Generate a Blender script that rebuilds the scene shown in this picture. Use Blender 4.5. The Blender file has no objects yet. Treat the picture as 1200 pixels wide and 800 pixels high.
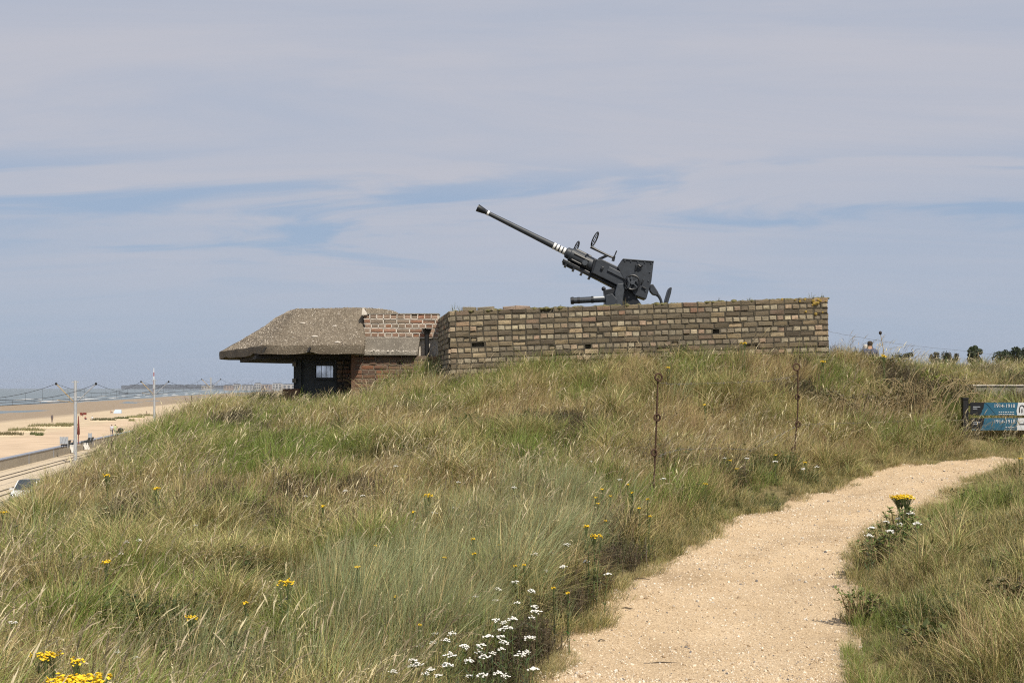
import bpy, bmesh, math, random
import numpy as np
from mathutils import Vector, Matrix

R = math.radians
random.seed(7)
rng = np.random.default_rng(7)
sc = bpy.context.scene
col = sc.collection

# ------------------------------------------------------------------ camera, sky, sun, exposure
F, HOR, E = 1500.0, 454.0, 10.0          # focal length in photo pixels, eye-level row, eye height (m)
cam_d = bpy.data.cameras.new('camera'); cam = bpy.data.objects.new('camera', cam_d); col.objects.link(cam)
cam.location = (0, 0, E); cam.rotation_euler = (R(90), 0, 0)
cam_d.sensor_width = 36; cam_d.lens = F / 1200 * 36; cam_d.shift_y = (HOR - 400) / 1200
cam_d.clip_start = 0.1; cam_d.clip_end = 40000
sc.camera = cam

SUN_AZ, SUN_EL = 30.0, 50.0               # degrees to the right of straight behind the camera
sdir = Vector((math.sin(R(SUN_AZ)) * math.cos(R(SUN_EL)), -math.cos(R(SUN_AZ)) * math.cos(R(SUN_EL)), math.sin(R(SUN_EL))))
sun_d = bpy.data.lights.new('sun', 'SUN'); sun = bpy.data.objects.new('sun', sun_d); col.objects.link(sun)
sun_d.energy = 5.0; sun_d.angle = R(0.6); sun_d.color = (1.0, 0.92, 0.79)
sun.rotation_euler = (-sdir).to_track_quat('-Z', 'Y').to_euler(); sun.location = (10, -20, 40)

world = bpy.data.worlds.new('World'); sc.world = world; world.use_nodes = True
GAPLOC = (5.5, 9.2, 3.0)
def build_world():
    nt = world.node_tree; n = nt.nodes; l = nt.links; n.clear()
    out = n.new('ShaderNodeOutputWorld'); bg = n.new('ShaderNodeBackground'); bg.inputs[1].default_value = 0.1
    sky = n.new('ShaderNodeTexSky'); sky.sky_type = 'NISHITA'; sky.sun_disc = False
    sky.sun_elevation = R(SUN_EL); sky.sun_rotation = math.atan2(sdir.x, sdir.y)
    sky.air_density = 1.0; sky.dust_density = 1.2; sky.ozone_density = 1.5
    tc = n.new('ShaderNodeTexCoord'); sep = n.new('ShaderNodeSeparateXYZ'); l.new(tc.outputs['Generated'], sep.inputs[0])
    def math_(op, a, b=None, c=None):
        m = n.new('ShaderNodeMath'); m.operation = op
        for i, v in enumerate((a, b, c)):
            if v is None: continue
            if isinstance(v, (int, float)): m.inputs[i].default_value = v
            else: l.new(v, m.inputs[i])
        return m.outputs[0]
    zc = math_('MAXIMUM', sep.outputs[2], 0.0)
    zz = math_('ADD', zc, 0.10)
    u = math_('DIVIDE', sep.outputs[0], zz); v = math_('DIVIDE', sep.outputs[1], zz)
    comb = n.new('ShaderNodeCombineXYZ'); l.new(u, comb.inputs[0]); l.new(v, comb.inputs[1])
    def noise(scale, stretch, loc, detail, rough, dist=0.0):
        mp = n.new('ShaderNodeMapping'); l.new(comb.outputs[0], mp.inputs[0])
        mp.inputs['Scale'].default_value = stretch; mp.inputs['Location'].default_value = loc
        mp.inputs['Rotation'].default_value = (0, 0, R(-7))
        t = n.new('ShaderNodeTexNoise'); t.inputs['Scale'].default_value = scale; t.inputs['Detail'].default_value = detail
        t.inputs['Roughness'].default_value = rough; t.inputs['Distortion'].default_value = dist
        l.new(mp.outputs[0], t.inputs['Vector']); return t.outputs[0]
    def ramp(x, a, b):
        m = n.new('ShaderNodeMapRange'); m.interpolation_type = 'SMOOTHSTEP'; l.new(x, m.inputs[0])
        m.inputs[1].default_value = a; m.inputs[2].default_value = b; return m.outputs[0]
    big = ramp(noise(0.42, (0.75, 1.0, 1), (3.1, 4.45, 0), 5, 0.52, 0.5), 0.30, 0.52)
    fine = ramp(noise(1.1, (0.5, 1.6, 1), (7.7, 2.2, 3), 8, 0.62, 1.2), 0.22, 0.78)
    gaps = ramp(noise(1.0, (0.7, 1.25, 1), GAPLOC, 6, 0.55, 1.1), 0.50, 0.64)
    band = math_('MULTIPLY', ramp(zc, 0.06, 0.12), math_('SUBTRACT', 1.0, ramp(zc, 0.14, 0.19)))
    mask = math_('MULTIPLY', math_('MULTIPLY_ADD', big, 0.35, 0.65), math_('MULTIPLY_ADD', fine, 0.42, 0.68))
    mask = math_('MULTIPLY', mask, math_('SUBTRACT', 1.0, math_('MULTIPLY', gaps, math_('MULTIPLY', band, 0.97))))
    # veil thins in the haze just over the horizon
    low = ramp(zc, 0.0, 0.16)
    mask = math_('MULTIPLY', mask, math_('MULTIPLY_ADD', low, 0.62, 0.26))
    mask = math_('MINIMUM', mask, 0.95)
    # pale summer haze in the clear sky between the veils
    hz = n.new('ShaderNodeMix'); hz.data_type = 'RGBA'; hz.inputs[0].default_value = 0.85
    l.new(sky.outputs[0], hz.inputs[6]); hz.inputs[7].default_value = (3.3, 4.3, 5.95, 1)
    mx = n.new('ShaderNodeMix'); mx.data_type = 'RGBA'; l.new(mask, mx.inputs[0]); l.new(hz.outputs[2], mx.inputs[6])
    mx.inputs[7].default_value = (5.25, 5.33, 5.98, 1)
    l.new(mx.outputs[2], bg.inputs[0]); l.new(bg.outputs[0], out.inputs[0])
build_world()
sc.view_settings.view_transform = 'Standard'; sc.view_settings.look = 'None'
sc.view_settings.exposure = 0.0; sc.view_settings.gamma = 1.0; sc.view_settings.use_curve_mapping = False
sc.cycles.max_bounces = 6; sc.cycles.transparent_max_bounces = 8
sc.cycles.filter_width = 1.15; sc.cycles.use_denoising = False; sc.cycles.use_adaptive_sampling = True; sc.cycles.adaptive_threshold = 0.02
sc.cycles.diffuse_bounces = 2; sc.cycles.glossy_bounces = 2; sc.cycles.transmission_bounces = 4
sc.cycles.caustics_reflective = False; sc.cycles.caustics_refractive = False

# ------------------------------------------------------------------ helpers
def W(px, py, Y): return Vector(((px - 600) / F * Y, Y, E - (py - HOR) / F * Y))
def XP(px, Y): return (px - 600) / F * Y

def tag(o, label=None, cat=None, group=None, kind=None):
    if label: o['label'] = label
    if cat: o['category'] = cat
    if group: o['group'] = group
    if kind: o['kind'] = kind
    return o

def empty(name, loc, label=None, cat=None, group=None, rz=0.0):
    o = bpy.data.objects.new(name, None); col.objects.link(o); o.location = loc; o.rotation_euler = (0, 0, rz)
    o.empty_display_size = 0.2
    return tag(o, label, cat, group)

class MB:
    def __init__(s): s.v = []; s.f = []; s.m = []; s.c = []; s.mi = 0
    def add(s, vs, fs, c=None):
        b = len(s.v); s.v += [tuple(p) for p in vs]; s.f += [tuple(i + b for i in f) for f in fs]; s.m += [s.mi] * len(fs)
        if c is not None: s.c += [c] * len(vs)
        return s
    def box(s, c, size, rot=None, taper=None, c_=None):
        hx, hy, hz = size[0] / 2, size[1] / 2, size[2] / 2
        vs = [Vector((x * hx, y * hy, z * hz)) for z in (-1, 1) for y in (-1, 1) for x in (-1, 1)]
        if taper:
            for q in vs[4:]: q.x *= taper; q.y *= taper
        if rot is not None: vs = [rot @ q for q in vs]
        c = Vector(c)
        return s.add([q + c for q in vs], [(0, 2, 3, 1), (4, 5, 7, 6), (0, 1, 5, 4), (2, 6, 7, 3), (0, 4, 6, 2), (1, 3, 7, 5)], c_)
    def bar(s, a, b, w, d=None, up=(0, 0, 1)):
        a = Vector(a); b = Vector(b); d = d or w
        x = (b - a); L = x.length; x.normalize(); up = Vector(up)
        y = up.cross(x)
        if y.length < 1e-5: y = Vector((0, 1, 0)).cross(x)
        y.normalize(); z = x.cross(y)
        rot = Matrix((x, y, z)).transposed()
        return s.box((a + b) / 2, (L, w, d), rot)
    def tube(s, pts, rad, seg=8, caps=True, c_=None):
        pts = [Vector(p) for p in pts]; n = len(pts)
        if isinstance(rad, (int, float)): rad = [rad] * n
        vs = []; fs = []; prev = None
        for i, p in enumerate(pts):
            t = (pts[min(i + 1, n - 1)] - pts[max(i - 1, 0)])
            if t.length < 1e-9: t = Vector((0, 0, 1))
            t.normalize()
            if prev is None:
                u = t.cross(Vector((0, 1, 0)));
                if u.length < 1e-3: u = t.cross(Vector((1, 0, 0)))
            else: u = prev - t * prev.dot(t)
            u.normalize(); prev = u; w = t.cross(u)
            for k in range(seg):
                a = 2 * math.pi * k / seg
                vs.append(p + (u * math.cos(a) + w * math.sin(a)) * rad[i])
        for i in range(n - 1):
            for k in range(seg):
                k2 = (k + 1) % seg
                fs.append((i * seg + k, i * seg + k2, (i + 1) * seg + k2, (i + 1) * seg + k))
        if caps: fs += [tuple(range(seg))[::-1], tuple((n - 1) * seg + k for k in range(seg))]
        return s.add(vs, fs, c_)
    def prism(s, poly, y0, y1):          # polygon of (x, z), extruded along Y
        n = len(poly)
        vs = [(x, y0, z) for x, z in poly] + [(x, y1, z) for x, z in poly]
        fs = [tuple(range(n)), tuple(range(2 * n - 1, n - 1, -1))]
        fs += [(i, i + n, (i + 1) % n + n, (i + 1) % n) for i in range(n)]
        return s.add(vs, fs)
    def prism_z(s, poly, z0, z1):
        n = len(poly)
        vs = [(x, y, z0) for x, y in poly] + [(x, y, z1) for x, y in poly]
        fs = [tuple(range(n))[::-1], tuple(range(n, 2 * n))]
        fs += [(i, (i + 1) % n, (i + 1) % n + n, i + n) for i in range(n)]
        return s.add(vs, fs)
    def ball(s, c, r, sy=1, sz=1, seg=10, rings=6):
        c = Vector(c); vs = []; fs = []
        for i in range(rings + 1):
            th = math.pi * i / rings
            for k in range(seg):
                a = 2 * math.pi * k / seg
                vs.append(c + Vector((r * math.sin(th) * math.cos(a), r * sy * math.sin(th) * math.sin(a), r * sz * math.cos(th))))
        for i in range(rings):
            for k in range(seg):
                k2 = (k + 1) % seg
                fs.append((i * seg + k, i * seg + k2, (i + 1) * seg + k2, (i + 1) * seg + k))
        return s.add(vs, fs)
    def mesh(s, name, mats, smooth=False):
        me = bpy.data.meshes.new(name); me.from_pydata(s.v, [], s.f)
        for m in (mats if isinstance(mats, (list, tuple)) else [mats]): me.materials.append(m)
        if any(s.m): me.polygons.foreach_set('material_index', s.m)
        if s.c:
            a = me.color_attributes.new('Col', 'FLOAT_COLOR', 'POINT')
            a.data.foreach_set('color', np.array([list(q) + [1] for q in s.c], 'f').ravel())
        bm = bmesh.new(); bm.from_mesh(me); bmesh.ops.remove_doubles(bm, verts=bm.verts, dist=1e-6)
        bmesh.ops.recalc_face_normals(bm, faces=bm.faces); bm.to_mesh(me); bm.free()
        if smooth: 
            me.polygons.foreach_set('use_smooth', [True] * len(me.polygons))
            me.set_sharp_from_angle(angle=R(40))
        me.update(); return me
    def build(s, name, mats, parent=None, smooth=False, loc=None):
        o = bpy.data.objects.new(name, s.mesh(name, mats, smooth)); col.objects.link(o)
        if parent is not None:
            o.parent = parent
            if loc is None: o.location = -Vector(parent_world(parent))
        if loc is not None: o.location = loc
        return o
def parent_world(p):
    v = Vector(p.location); q = p.parent
    while q is not None: v = v + q.location; q = q.parent
    return v
def bevel(o, w=0.01, seg=2):
    m = o.modifiers.new('bevel', 'BEVEL'); m.width = w; m.segments = seg; m.limit_method = 'ANGLE'; m.angle_limit = R(35); return o
def link(name, mesh, parent=None, mat=None):
    o = bpy.data.objects.new(name, mesh); col.objects.link(o)
    if parent is not None: o.parent = parent
    return o
def np_mesh(name, V, Fq, mat, colr=None, smooth=False):
    me = bpy.data.meshes.new(name); V = np.asarray(V, 'f'); Fq = np.asarray(Fq, 'i'); k = Fq.shape[1]
    me.vertices.add(len(V)); me.vertices.foreach_set('co', V.ravel())
    me.loops.add(Fq.size); me.loops.foreach_set('vertex_index', Fq.ravel())
    me.polygons.add(len(Fq)); me.polygons.foreach_set('loop_start', np.arange(0, Fq.size, k, dtype='i'))
    me.polygons.foreach_set('loop_total', np.full(len(Fq), k, 'i'))
    if smooth: me.polygons.foreach_set('use_smooth', np.ones(len(Fq), bool))
    if colr is not None:
        a = me.color_attributes.new('Col', 'FLOAT_COLOR', 'POINT')
        a.data.foreach_set('color', np.c_[np.asarray(colr, 'f'), np.ones(len(V), 'f')].ravel())
    if mat is not None: me.materials.append(mat)
    me.update(calc_edges=True); me.validate(); return me

# value noise in numpy
_tab = rng.random((256, 256))
def vnoise(x, y):
    xi = np.floor(x).astype(int); yi = np.floor(y).astype(int); fx = x - xi; fy = y - yi
    fx = fx * fx * (3 - 2 * fx); fy = fy * fy * (3 - 2 * fy)
    g = lambda a, b: _tab[a & 255, b & 255]
    return (g(xi, yi) * (1 - fx) + g(xi + 1, yi) * fx) * (1 - fy) + (g(xi, yi + 1) * (1 - fx) + g(xi + 1, yi + 1) * fx) * fy
def fbm(x, y, o=4):
    s = 0; a = 0.5; t = 0
    for i in range(o): s = s + a * vnoise(x * 2 ** i + 17.3 * i, y * 2 ** i + 5.1 * i); t += a; a *= 0.5
    return s / t

# ------------------------------------------------------------------ materials
def new_mat(name):
    m = bpy.data.materials.new(name); m.use_nodes = True; nt = m.node_tree
    return m, nt, nt.nodes, nt.links, nt.nodes['Principled BSDF']
def setc(inp, c): inp.default_value = (*c, 1) if len(c) == 3 else c
def flat(name, c, rough=0.6, metal=0.0, var=0.12, scale=6.0, bump=0.0, bscale=60, spec=0.4):
    m, nt, n, l, p = new_mat(name)
    p.inputs['Roughness'].default_value = rough; p.inputs['Metallic'].default_value = metal
    p.inputs['Specular IOR Level'].default_value = spec
    tc = n.new('ShaderNodeTexCoord')
    t = n.new('ShaderNodeTexNoise'); t.inputs['Scale'].default_value = scale; t.inputs['Detail'].default_value = 6
    t.inputs['Roughness'].default_value = 0.65; l.new(tc.outputs['Object'], t.inputs['Vector'])
    r = n.new('ShaderNodeValToRGB'); l.new(t.outputs[0], r.inputs[0])
    r.color_ramp.elements[0].position = 0.3; r.color_ramp.elements[1].position = 0.7
    r.color_ramp.elements[0].color = (*[q * (1 - var) for q in c], 1); r.color_ramp.elements[1].color = (*[min(1, q * (1 + var)) for q in c], 1)
    l.new(r.outputs[0], p.inputs['Base Color'])
    if bump:
        t2 = n.new('ShaderNodeTexNoise'); t2.inputs['Scale'].default_value = bscale; t2.inputs['Detail'].default_value = 5
        l.new(tc.outputs['Object'], t2.inputs['Vector'])
        b = n.new('ShaderNodeBump'); b.inputs['Strength'].default_value = bump; b.inputs['Distance'].default_value = 0.01
        l.new(t2.outputs[0], b.inputs['Height']); l.new(b.outputs[0], p.inputs['Normal'])
    return m
def ramp_set(r, stops):
    e = r.color_ramp.elements
    while len(e) > 1: e.remove(e[-1])
    e[0].position = stops[0][0]; e[0].color = (*stops[0][1], 1)
    for pos, c in stops[1:]:
        q = e.new(pos); q.color = (*c, 1)
def brick_mat(name, stops, island=False, stain=0.5, stain_c=(0.10, 0.085, 0.06)):
    m, nt, n, l, p = new_mat(name)
    p.inputs['Roughness'].default_value = 0.92; p.inputs['Specular IOR Level'].default_value = 0.15
    if island: rnd = n.new('ShaderNodeNewGeometry').outputs['Random Per Island']
    else: rnd = n.new('ShaderNodeObjectInfo').outputs['Random']
    r = n.new('ShaderNodeValToRGB'); ramp_set(r, stops); r.color_ramp.interpolation = 'LINEAR'; l.new(rnd, r.inputs[0])
    g = n.new('ShaderNodeNewGeometry')
    t = n.new('ShaderNodeTexNoise'); t.inputs['Scale'].default_value = 22; t.inputs['Detail'].default_value = 7; t.inputs['Roughness'].default_value = 0.7
    l.new(g.outputs['Position'], t.inputs['Vector'])
    mr = n.new('ShaderNodeMapRange'); l.new(t.outputs[0], mr.inputs[0]); mr.inputs[1].default_value = 0.45; mr.inputs[2].default_value = 0.72; mr.inputs[4].default_value = stain
    mx = n.new('ShaderNodeMix'); mx.data_type = 'RGBA'; l.new(mr.outputs[0], mx.inputs[0]); l.new(r.outputs[0], mx.inputs[6]); mx.inputs[7].default_value = (*stain_c, 1)
    # broad weathering and lichen
    t3 = n.new('ShaderNodeTexNoise'); t3.inputs['Scale'].default_value = 1.7; t3.inputs['Detail'].default_value = 5
    l.new(g.outputs['Position'], t3.inputs['Vector'])
    mr3 = n.new('ShaderNodeMapRange'); l.new(t3.outputs[0], mr3.inputs[0]); mr3.inputs[1].default_value = 0.40; mr3.inputs[2].default_value = 0.72; mr3.inputs[4].default_value = 0.7
    mx3 = n.new('ShaderNodeMix'); mx3.data_type = 'RGBA'; l.new(mr3.outputs[0], mx3.inputs[0]); l.new(mx.outputs[2], mx3.inputs[6]); mx3.inputs[7].default_value = (0.165, 0.143, 0.105, 1)
    l.new(mx3.outputs[2], p.inputs['Base Color'])
    b = n.new('ShaderNodeBump'); b.inputs['Strength'].default_value = 0.7; b.inputs['Distance'].default_value = 0.012
    t2 = n.new('ShaderNodeTexNoise'); t2.inputs['Scale'].default_value = 60; t2.inputs['Detail'].default_value = 5; l.new(g.outputs['Position'], t2.inputs['Vector'])
    l.new(t2.outputs[0], b.inputs['Height']); l.new(b.outputs[0], p.inputs['Normal'])
    return m
def foliage_mat(name, trans=0.35, patch=True, rough=0.5, dryc=(0.36, 0.29, 0.15)):
    m, nt, n, l, p = new_mat(name)
    a = n.new('ShaderNodeAttribute'); a.attribute_name = 'Col'
    oi = n.new('ShaderNodeObjectInfo')
    hsv = n.new('ShaderNodeHueSaturation'); l.new(a.outputs['Color'], hsv.inputs['Color'])
    mr = n.new('ShaderNodeMapRange'); l.new(oi.outputs['Random'], mr.inputs[0]); mr.inputs[3].default_value = 0.72; mr.inputs[4].default_value = 1.36
    l.new(mr.outputs[0], hsv.inputs['Value'])
    mh = n.new('ShaderNodeMath'); mh.operation = 'MULTIPLY_ADD'; l.new(oi.outputs['Random'], mh.inputs[0]); mh.inputs[1].default_value = 0.03; mh.inputs[2].default_value = 0.485
    l.new(mh.outputs[0], hsv.inputs['Hue'])
    c = hsv.outputs[0]
    if patch:
        g = n.new('ShaderNodeNewGeometry')
        t = n.new('ShaderNodeTexNoise'); t.inputs['Scale'].default_value = 0.9; t.inputs['Detail'].default_value = 4; l.new(g.outputs['Position'], t.inputs['Vector'])
        r = n.new('ShaderNodeMapRange'); l.new(t.outputs[0], r.inputs[0]); r.inputs[1].default_value = 0.5; r.inputs[2].default_value = 0.7; r.inputs[4].default_value = 0.42
        mx = n.new('ShaderNodeMix'); mx.data_type = 'RGBA'; l.new(r.outputs[0], mx.inputs[0]); l.new(c, mx.inputs[6]); mx.inputs[7].default_value = (*dryc, 1)
        c = mx.outputs[2]
    p.inputs['Roughness'].default_value = rough; p.inputs['Specular IOR Level'].default_value = 0.35
    l.new(c, p.inputs['Base Color'])
    tr = n.new('ShaderNodeBsdfTranslucent'); l.new(c, tr.inputs['Color'])
    ms = n.new('ShaderNodeMixShader'); ms.inputs[0].default_value = trans
    l.new(p.outputs[0], ms.inputs[1]); l.new(tr.outputs[0], ms.inputs[2])
    l.new(ms.outputs[0], n['Material Output'].inputs['Surface'])
    return m

M = {}
M['grass'] = foliage_mat('grass_blades', 0.22, dryc=(.46, .365, .205))
M['dry'] = foliage_mat('dry_grass', 0.22, patch=False)
M['leaf'] = foliage_mat('weed_leaf', 0.25, patch=False)
M['treeleaf'] = foliage_mat('tree_leaf', 0.2, patch=False)
M['gun'] = flat('gun_paint', (0.030, 0.036, 0.046), 0.5, 0.0, 0.25, 9, 0.08, 40, 0.45)
M['gun_dark'] = flat('gun_black', (0.012, 0.014, 0.018), 0.45, 0.0, 0.2, 12, spec=0.45)
M['gun_light'] = flat('gun_worn_paint', (0.055, 0.063, 0.075), 0.45, 0.1, 0.25, 14, 0.1, 50, 0.5)
M['white'] = flat('white_paint', (0.78, 0.78, 0.76), 0.5, 0, 0.06, 20)
M['rust'] = flat('rusty_iron', (0.075, 0.042, 0.026), 0.85, 0.2, 0.5, 30, 0.5, 150)
M['wire'] = flat('dull_wire', (0.16, 0.15, 0.14), 0.6, 0.5, 0.2, 20)
M['darkwire'] = flat('overhead_wire', (0.03, 0.03, 0.032), 0.6, 0.2, 0.1)
M['steel'] = flat('galvanised_steel', (0.42, 0.44, 0.46), 0.55, 0.3, 0.08, 2)
M['mortar_d'] = flat('dark_mortar', (0.09, 0.078, 0.057), 0.95, 0, 0.4, 25, 0.8, 90)
M['mortar_w'] = flat('white_mortar', (0.58, 0.53, 0.46), 0.95, 0, 0.3, 12, 0.5, 90)
M['mortar_m'] = flat('brown_mortar', (0.20, 0.16, 0.12), 0.95, 0, 0.4, 15, 0.7, 90)
M['frame'] = flat('dark_steel_frame', (0.055, 0.062, 0.068), 0.7, 0.1, 0.3, 6, 0.2, 40)
M['dark'] = flat('shade_dark_inner', (0.035, 0.033, 0.032), 0.9, 0, 0.3, 5)  # shade of the recess and roof underside put into the colour
M['black'] = flat('black_plastic', (0.012, 0.012, 0.013), 0.5, 0, 0.15, 5)
M['sign_blue'] = flat('sign_blue', (0.022, 0.10, 0.165), 0.45, 0, 0.05, 3)
M['sign_white'] = flat('sign_white', (0.56, 0.58, 0.60), 0.45, 0, 0.03, 3)
M['sign_black'] = flat('sign_black', (0.010, 0.011, 0.014), 0.45, 0, 0.1, 3)
M['bark'] = flat('bark', (0.09, 0.07, 0.05), 0.95, 0, 0.3, 6, 0.5, 20)
M['asphalt'] = flat('asphalt', (0.13, 0.125, 0.115), 0.9, 0, 0.12, 1.5, 0.3, 40)
M['rail'] = flat('rail_steel', (0.14, 0.115, 0.09), 0.5, 0.5, 0.2, 4)
M['seawall'] = flat('seawall_concrete', (0.32, 0.28, 0.22), 0.9, 0, 0.15, 0.7, 0.3, 5)
M['capstone'] = flat('blue_grey_capstone', (0.25, 0.27, 0.32), 0.85, 0, 0.1, 1)
M['carpaint'] = flat('white_car_paint', (0.80, 0.80, 0.79), 0.25, 0, 0.02, 2, spec=0.6)
M['glass_dark'] = flat('dark_car_glass', (0.03, 0.04, 0.055), 0.08, 0, 0.1, 2, spec=0.8)
M['rubber'] = flat('rubber', (0.02, 0.02, 0.02), 0.85, 0, 0.1)
M['white_cloth'] = flat('white_cloth', (0.78, 0.77, 0.74), 0.85, 0, 0.04)
M['redcloth'] = flat('dark_red_cloth', (0.16, 0.035, 0.025), 0.85, 0, 0.15)
M['greyplastic'] = flat('grey_plastic', (0.36, 0.39, 0.43), 0.4, 0, 0.08)
M['skin'] = flat('skin', (0.50, 0.30, 0.20), 0.6, 0, 0.06)
M['hair'] = flat('dark_hair', (0.03, 0.02, 0.015), 0.7, 0, 0.2)
M['lichen'] = flat('lichen', (0.30, 0.21, 0.05), 0.95, 0, 0.5, 25, 0.6, 80)
M['moss'] = flat('moss', (0.12, 0.11, 0.045), 0.95, 0, 0.5, 25, 0.6, 80)
M['yellow'] = flat('ragwort_yellow', (0.78, 0.52, 0.015), 0.6, 0, 0.15, 40)
M['yarrow'] = flat('yarrow_white', (0.74, 0.73, 0.68), 0.7, 0, 0.05, 40)
M['stem'] = flat('green_stem', (0.09, 0.12, 0.04), 0.7, 0, 0.2, 30)
M['drystem'] = flat('dry_stem', (0.34, 0.26, 0.14), 0.8, 0, 0.25, 30)
M['brick_s'] = brick_mat('weathered_stretcher', [(0, (0.13, 0.105, 0.075)), (0.2, (0.23, 0.18, 0.11)), (0.4, (0.085, 0.07, 0.052)), (0.55, (0.18, 0.14, 0.095)), (0.68, (0.34, 0.26, 0.15)), (0.78, (0.11, 0.088, 0.068)), (0.88, (0.26, 0.165, 0.115)), (0.95, (0.44, 0.35, 0.22)), (1, (0.33, 0.17, 0.11))], stain=0.75)
HST = [(0, (0.24, 0.20, 0.145)), (0.18, (0.40, 0.34, 0.235)), (0.32, (0.17, 0.14, 0.11)), (0.48, (0.47, 0.41, 0.295)), (0.6, (0.33, 0.265, 0.17)), (0.72, (0.19, 0.15, 0.11)), (0.84, (0.44, 0.31, 0.22)), (0.93, (0.54, 0.47, 0.32)), (1, (0.28, 0.16, 0.11))]
M['brick_h'] = brick_mat('weathered_header', HST, stain=0.55)
M['brick_i'] = brick_mat('weathered_bricks_joined', HST, island=True, stain=0.6)
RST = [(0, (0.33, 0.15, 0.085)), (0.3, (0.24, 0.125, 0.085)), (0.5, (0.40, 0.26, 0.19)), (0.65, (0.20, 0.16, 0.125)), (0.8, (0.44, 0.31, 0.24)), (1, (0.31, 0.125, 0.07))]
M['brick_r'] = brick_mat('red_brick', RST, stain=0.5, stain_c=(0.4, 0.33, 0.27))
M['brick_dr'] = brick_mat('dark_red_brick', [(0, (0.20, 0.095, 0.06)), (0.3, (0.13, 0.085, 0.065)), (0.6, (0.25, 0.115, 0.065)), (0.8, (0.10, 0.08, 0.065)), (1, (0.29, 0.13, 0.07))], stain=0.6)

def concrete_mat(name, base, dark, speck):
    m, nt, n, l, p = new_mat(name)
    p.inputs['Roughness'].default_value = 0.93; p.inputs['Specular IOR Level'].default_value = 0.15
    g = n.new('ShaderNodeNewGeometry')
    def noise(s, d=6, r=0.6):
        t = n.new('ShaderNodeTexNoise'); t.inputs['Scale'].default_value = s; t.inputs['Detail'].default_value = d; t.inputs['Roughness'].default_value = r
        l.new(g.outputs['Position'], t.inputs['Vector']); return t.outputs[0]
    def mr(x, a, b, hi=1.0):
        q = n.new('ShaderNodeMapRange'); l.new(x, q.inputs[0]); q.inputs[1].default_value = a; q.inputs[2].default_value = b; q.inputs[4].default_value = hi; return q.outputs[0]
    def mix(f, a, b):
        q = n.new('ShaderNodeMix'); q.data_type = 'RGBA'; l.new(f, q.inputs[0])
        for i, c in ((6, a), (7, b)):
            if isinstance(c, tuple): q.inputs[i].default_value = (*c, 1)
            else: l.new(c, q.inputs[i])
        return q.outputs[2]
    c = mix(mr(noise(2.2), 0.35, 0.7), base, dark)
    c = mix(mr(noise(45, 4, 0.7), 0.46, 0.62, 0.75), c, tuple(q * 0.55 for q in base))
    v = n.new('ShaderNodeTexVoronoi'); v.inputs['Scale'].default_value = 46; l.new(g.outputs['Position'], v.inputs['Vector'])
    lt = n.new('ShaderNodeMath'); lt.operation = 'LESS_THAN'; l.new(v.outputs['Distance'], lt.inputs[0]); lt.inputs[1].default_value = 0.33
    sepc = n.new('ShaderNodeSeparateColor'); l.new(v.outputs['Color'], sepc.inputs[0])
    gt = n.new('ShaderNodeMath'); gt.operation = 'GREATER_THAN'; l.new(sepc.outputs[0], gt.inputs[0]); gt.inputs[1].default_value = 0.70
    mu = n.new('ShaderNodeMath'); mu.operation = 'MULTIPLY'; l.new(lt.outputs[0], mu.inputs[0]); l.new(gt.outputs[0], mu.inputs[1])
    c = mix(mu.outputs[0], c, speck)
    l.new(c, p.inputs['Base Color'])
    b = n.new('ShaderNodeBump'); b.inputs['Strength'].default_value = 0.9; b.inputs['Distance'].default_value = 0.02
    l.new(noise(38, 6, 0.7), b.inputs['Height']); l.new(b.outputs[0], p.inputs['Normal'])
    return m
M['roof'] = concrete_mat('pebbly_concrete', (0.215, 0.18, 0.136), (0.14, 0.115, 0.085), (0.38, 0.335, 0.265))
M['apron'] = concrete_mat('grimy_concrete', (0.235, 0.21, 0.175), (0.13, 0.115, 0.095), (0.33, 0.30, 0.25))
M['concrete'] = concrete_mat('stained_concrete', (0.33, 0.30, 0.255), (0.20, 0.18, 0.15), (0.42, 0.39, 0.33))

def soil_mat():
    m, nt, n, l, p = new_mat('dune_soil'); p.inputs['Roughness'].default_value = 0.95; p.inputs['Specular IOR Level'].default_value = 0.1
    g = n.new('ShaderNodeNewGeometry')
    t = n.new('ShaderNodeTexNoise'); t.inputs['Scale'].default_value = 1.2; t.inputs['Detail'].default_value = 8; t.inputs['Roughness'].default_value = 0.7; l.new(g.outputs['Position'], t.inputs['Vector'])
    r = n.new('ShaderNodeValToRGB'); ramp_set(r, [(0.3, (0.10, 0.10, 0.042)), (0.48, (0.16, 0.14, 0.068)), (0.62, (0.25, 0.20, 0.11)), (0.75, (0.32, 0.25, 0.15))]); l.new(t.outputs[0], r.inputs[0])
    t2 = n.new('ShaderNodeTexNoise'); t2.inputs['Scale'].default_value = 40; t2.inputs['Detail'].default_value = 6; l.new(g.outputs['Position'], t2.inputs['Vector'])
    mx = n.new('ShaderNodeMix'); mx.data_type = 'RGBA'; mx.blend_type = 'MULTIPLY'; mx.inputs[0].default_value = 0.7; l.new(r.outputs[0], mx.inputs[6])
    r2 = n.new('ShaderNodeValToRGB'); ramp_set(r2, [(0.3, (0.5, 0.5, 0.5)), (0.7, (1.25, 1.2, 1.1))]); l.new(t2.outputs[0], r2.inputs[0]); l.new(r2.outputs[0], mx.inputs[7])
    l.new(mx.outputs[2], p.inputs['Base Color'])
    b = n.new('ShaderNodeBump'); b.inputs['Strength'].default_value = 0.8; b.inputs['Distance'].default_value = 0.03; l.new(t2.outputs[0], b.inputs['Height']); l.new(b.outputs[0], p.inputs['Normal'])
    return m
M['soil'] = soil_mat()
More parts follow.
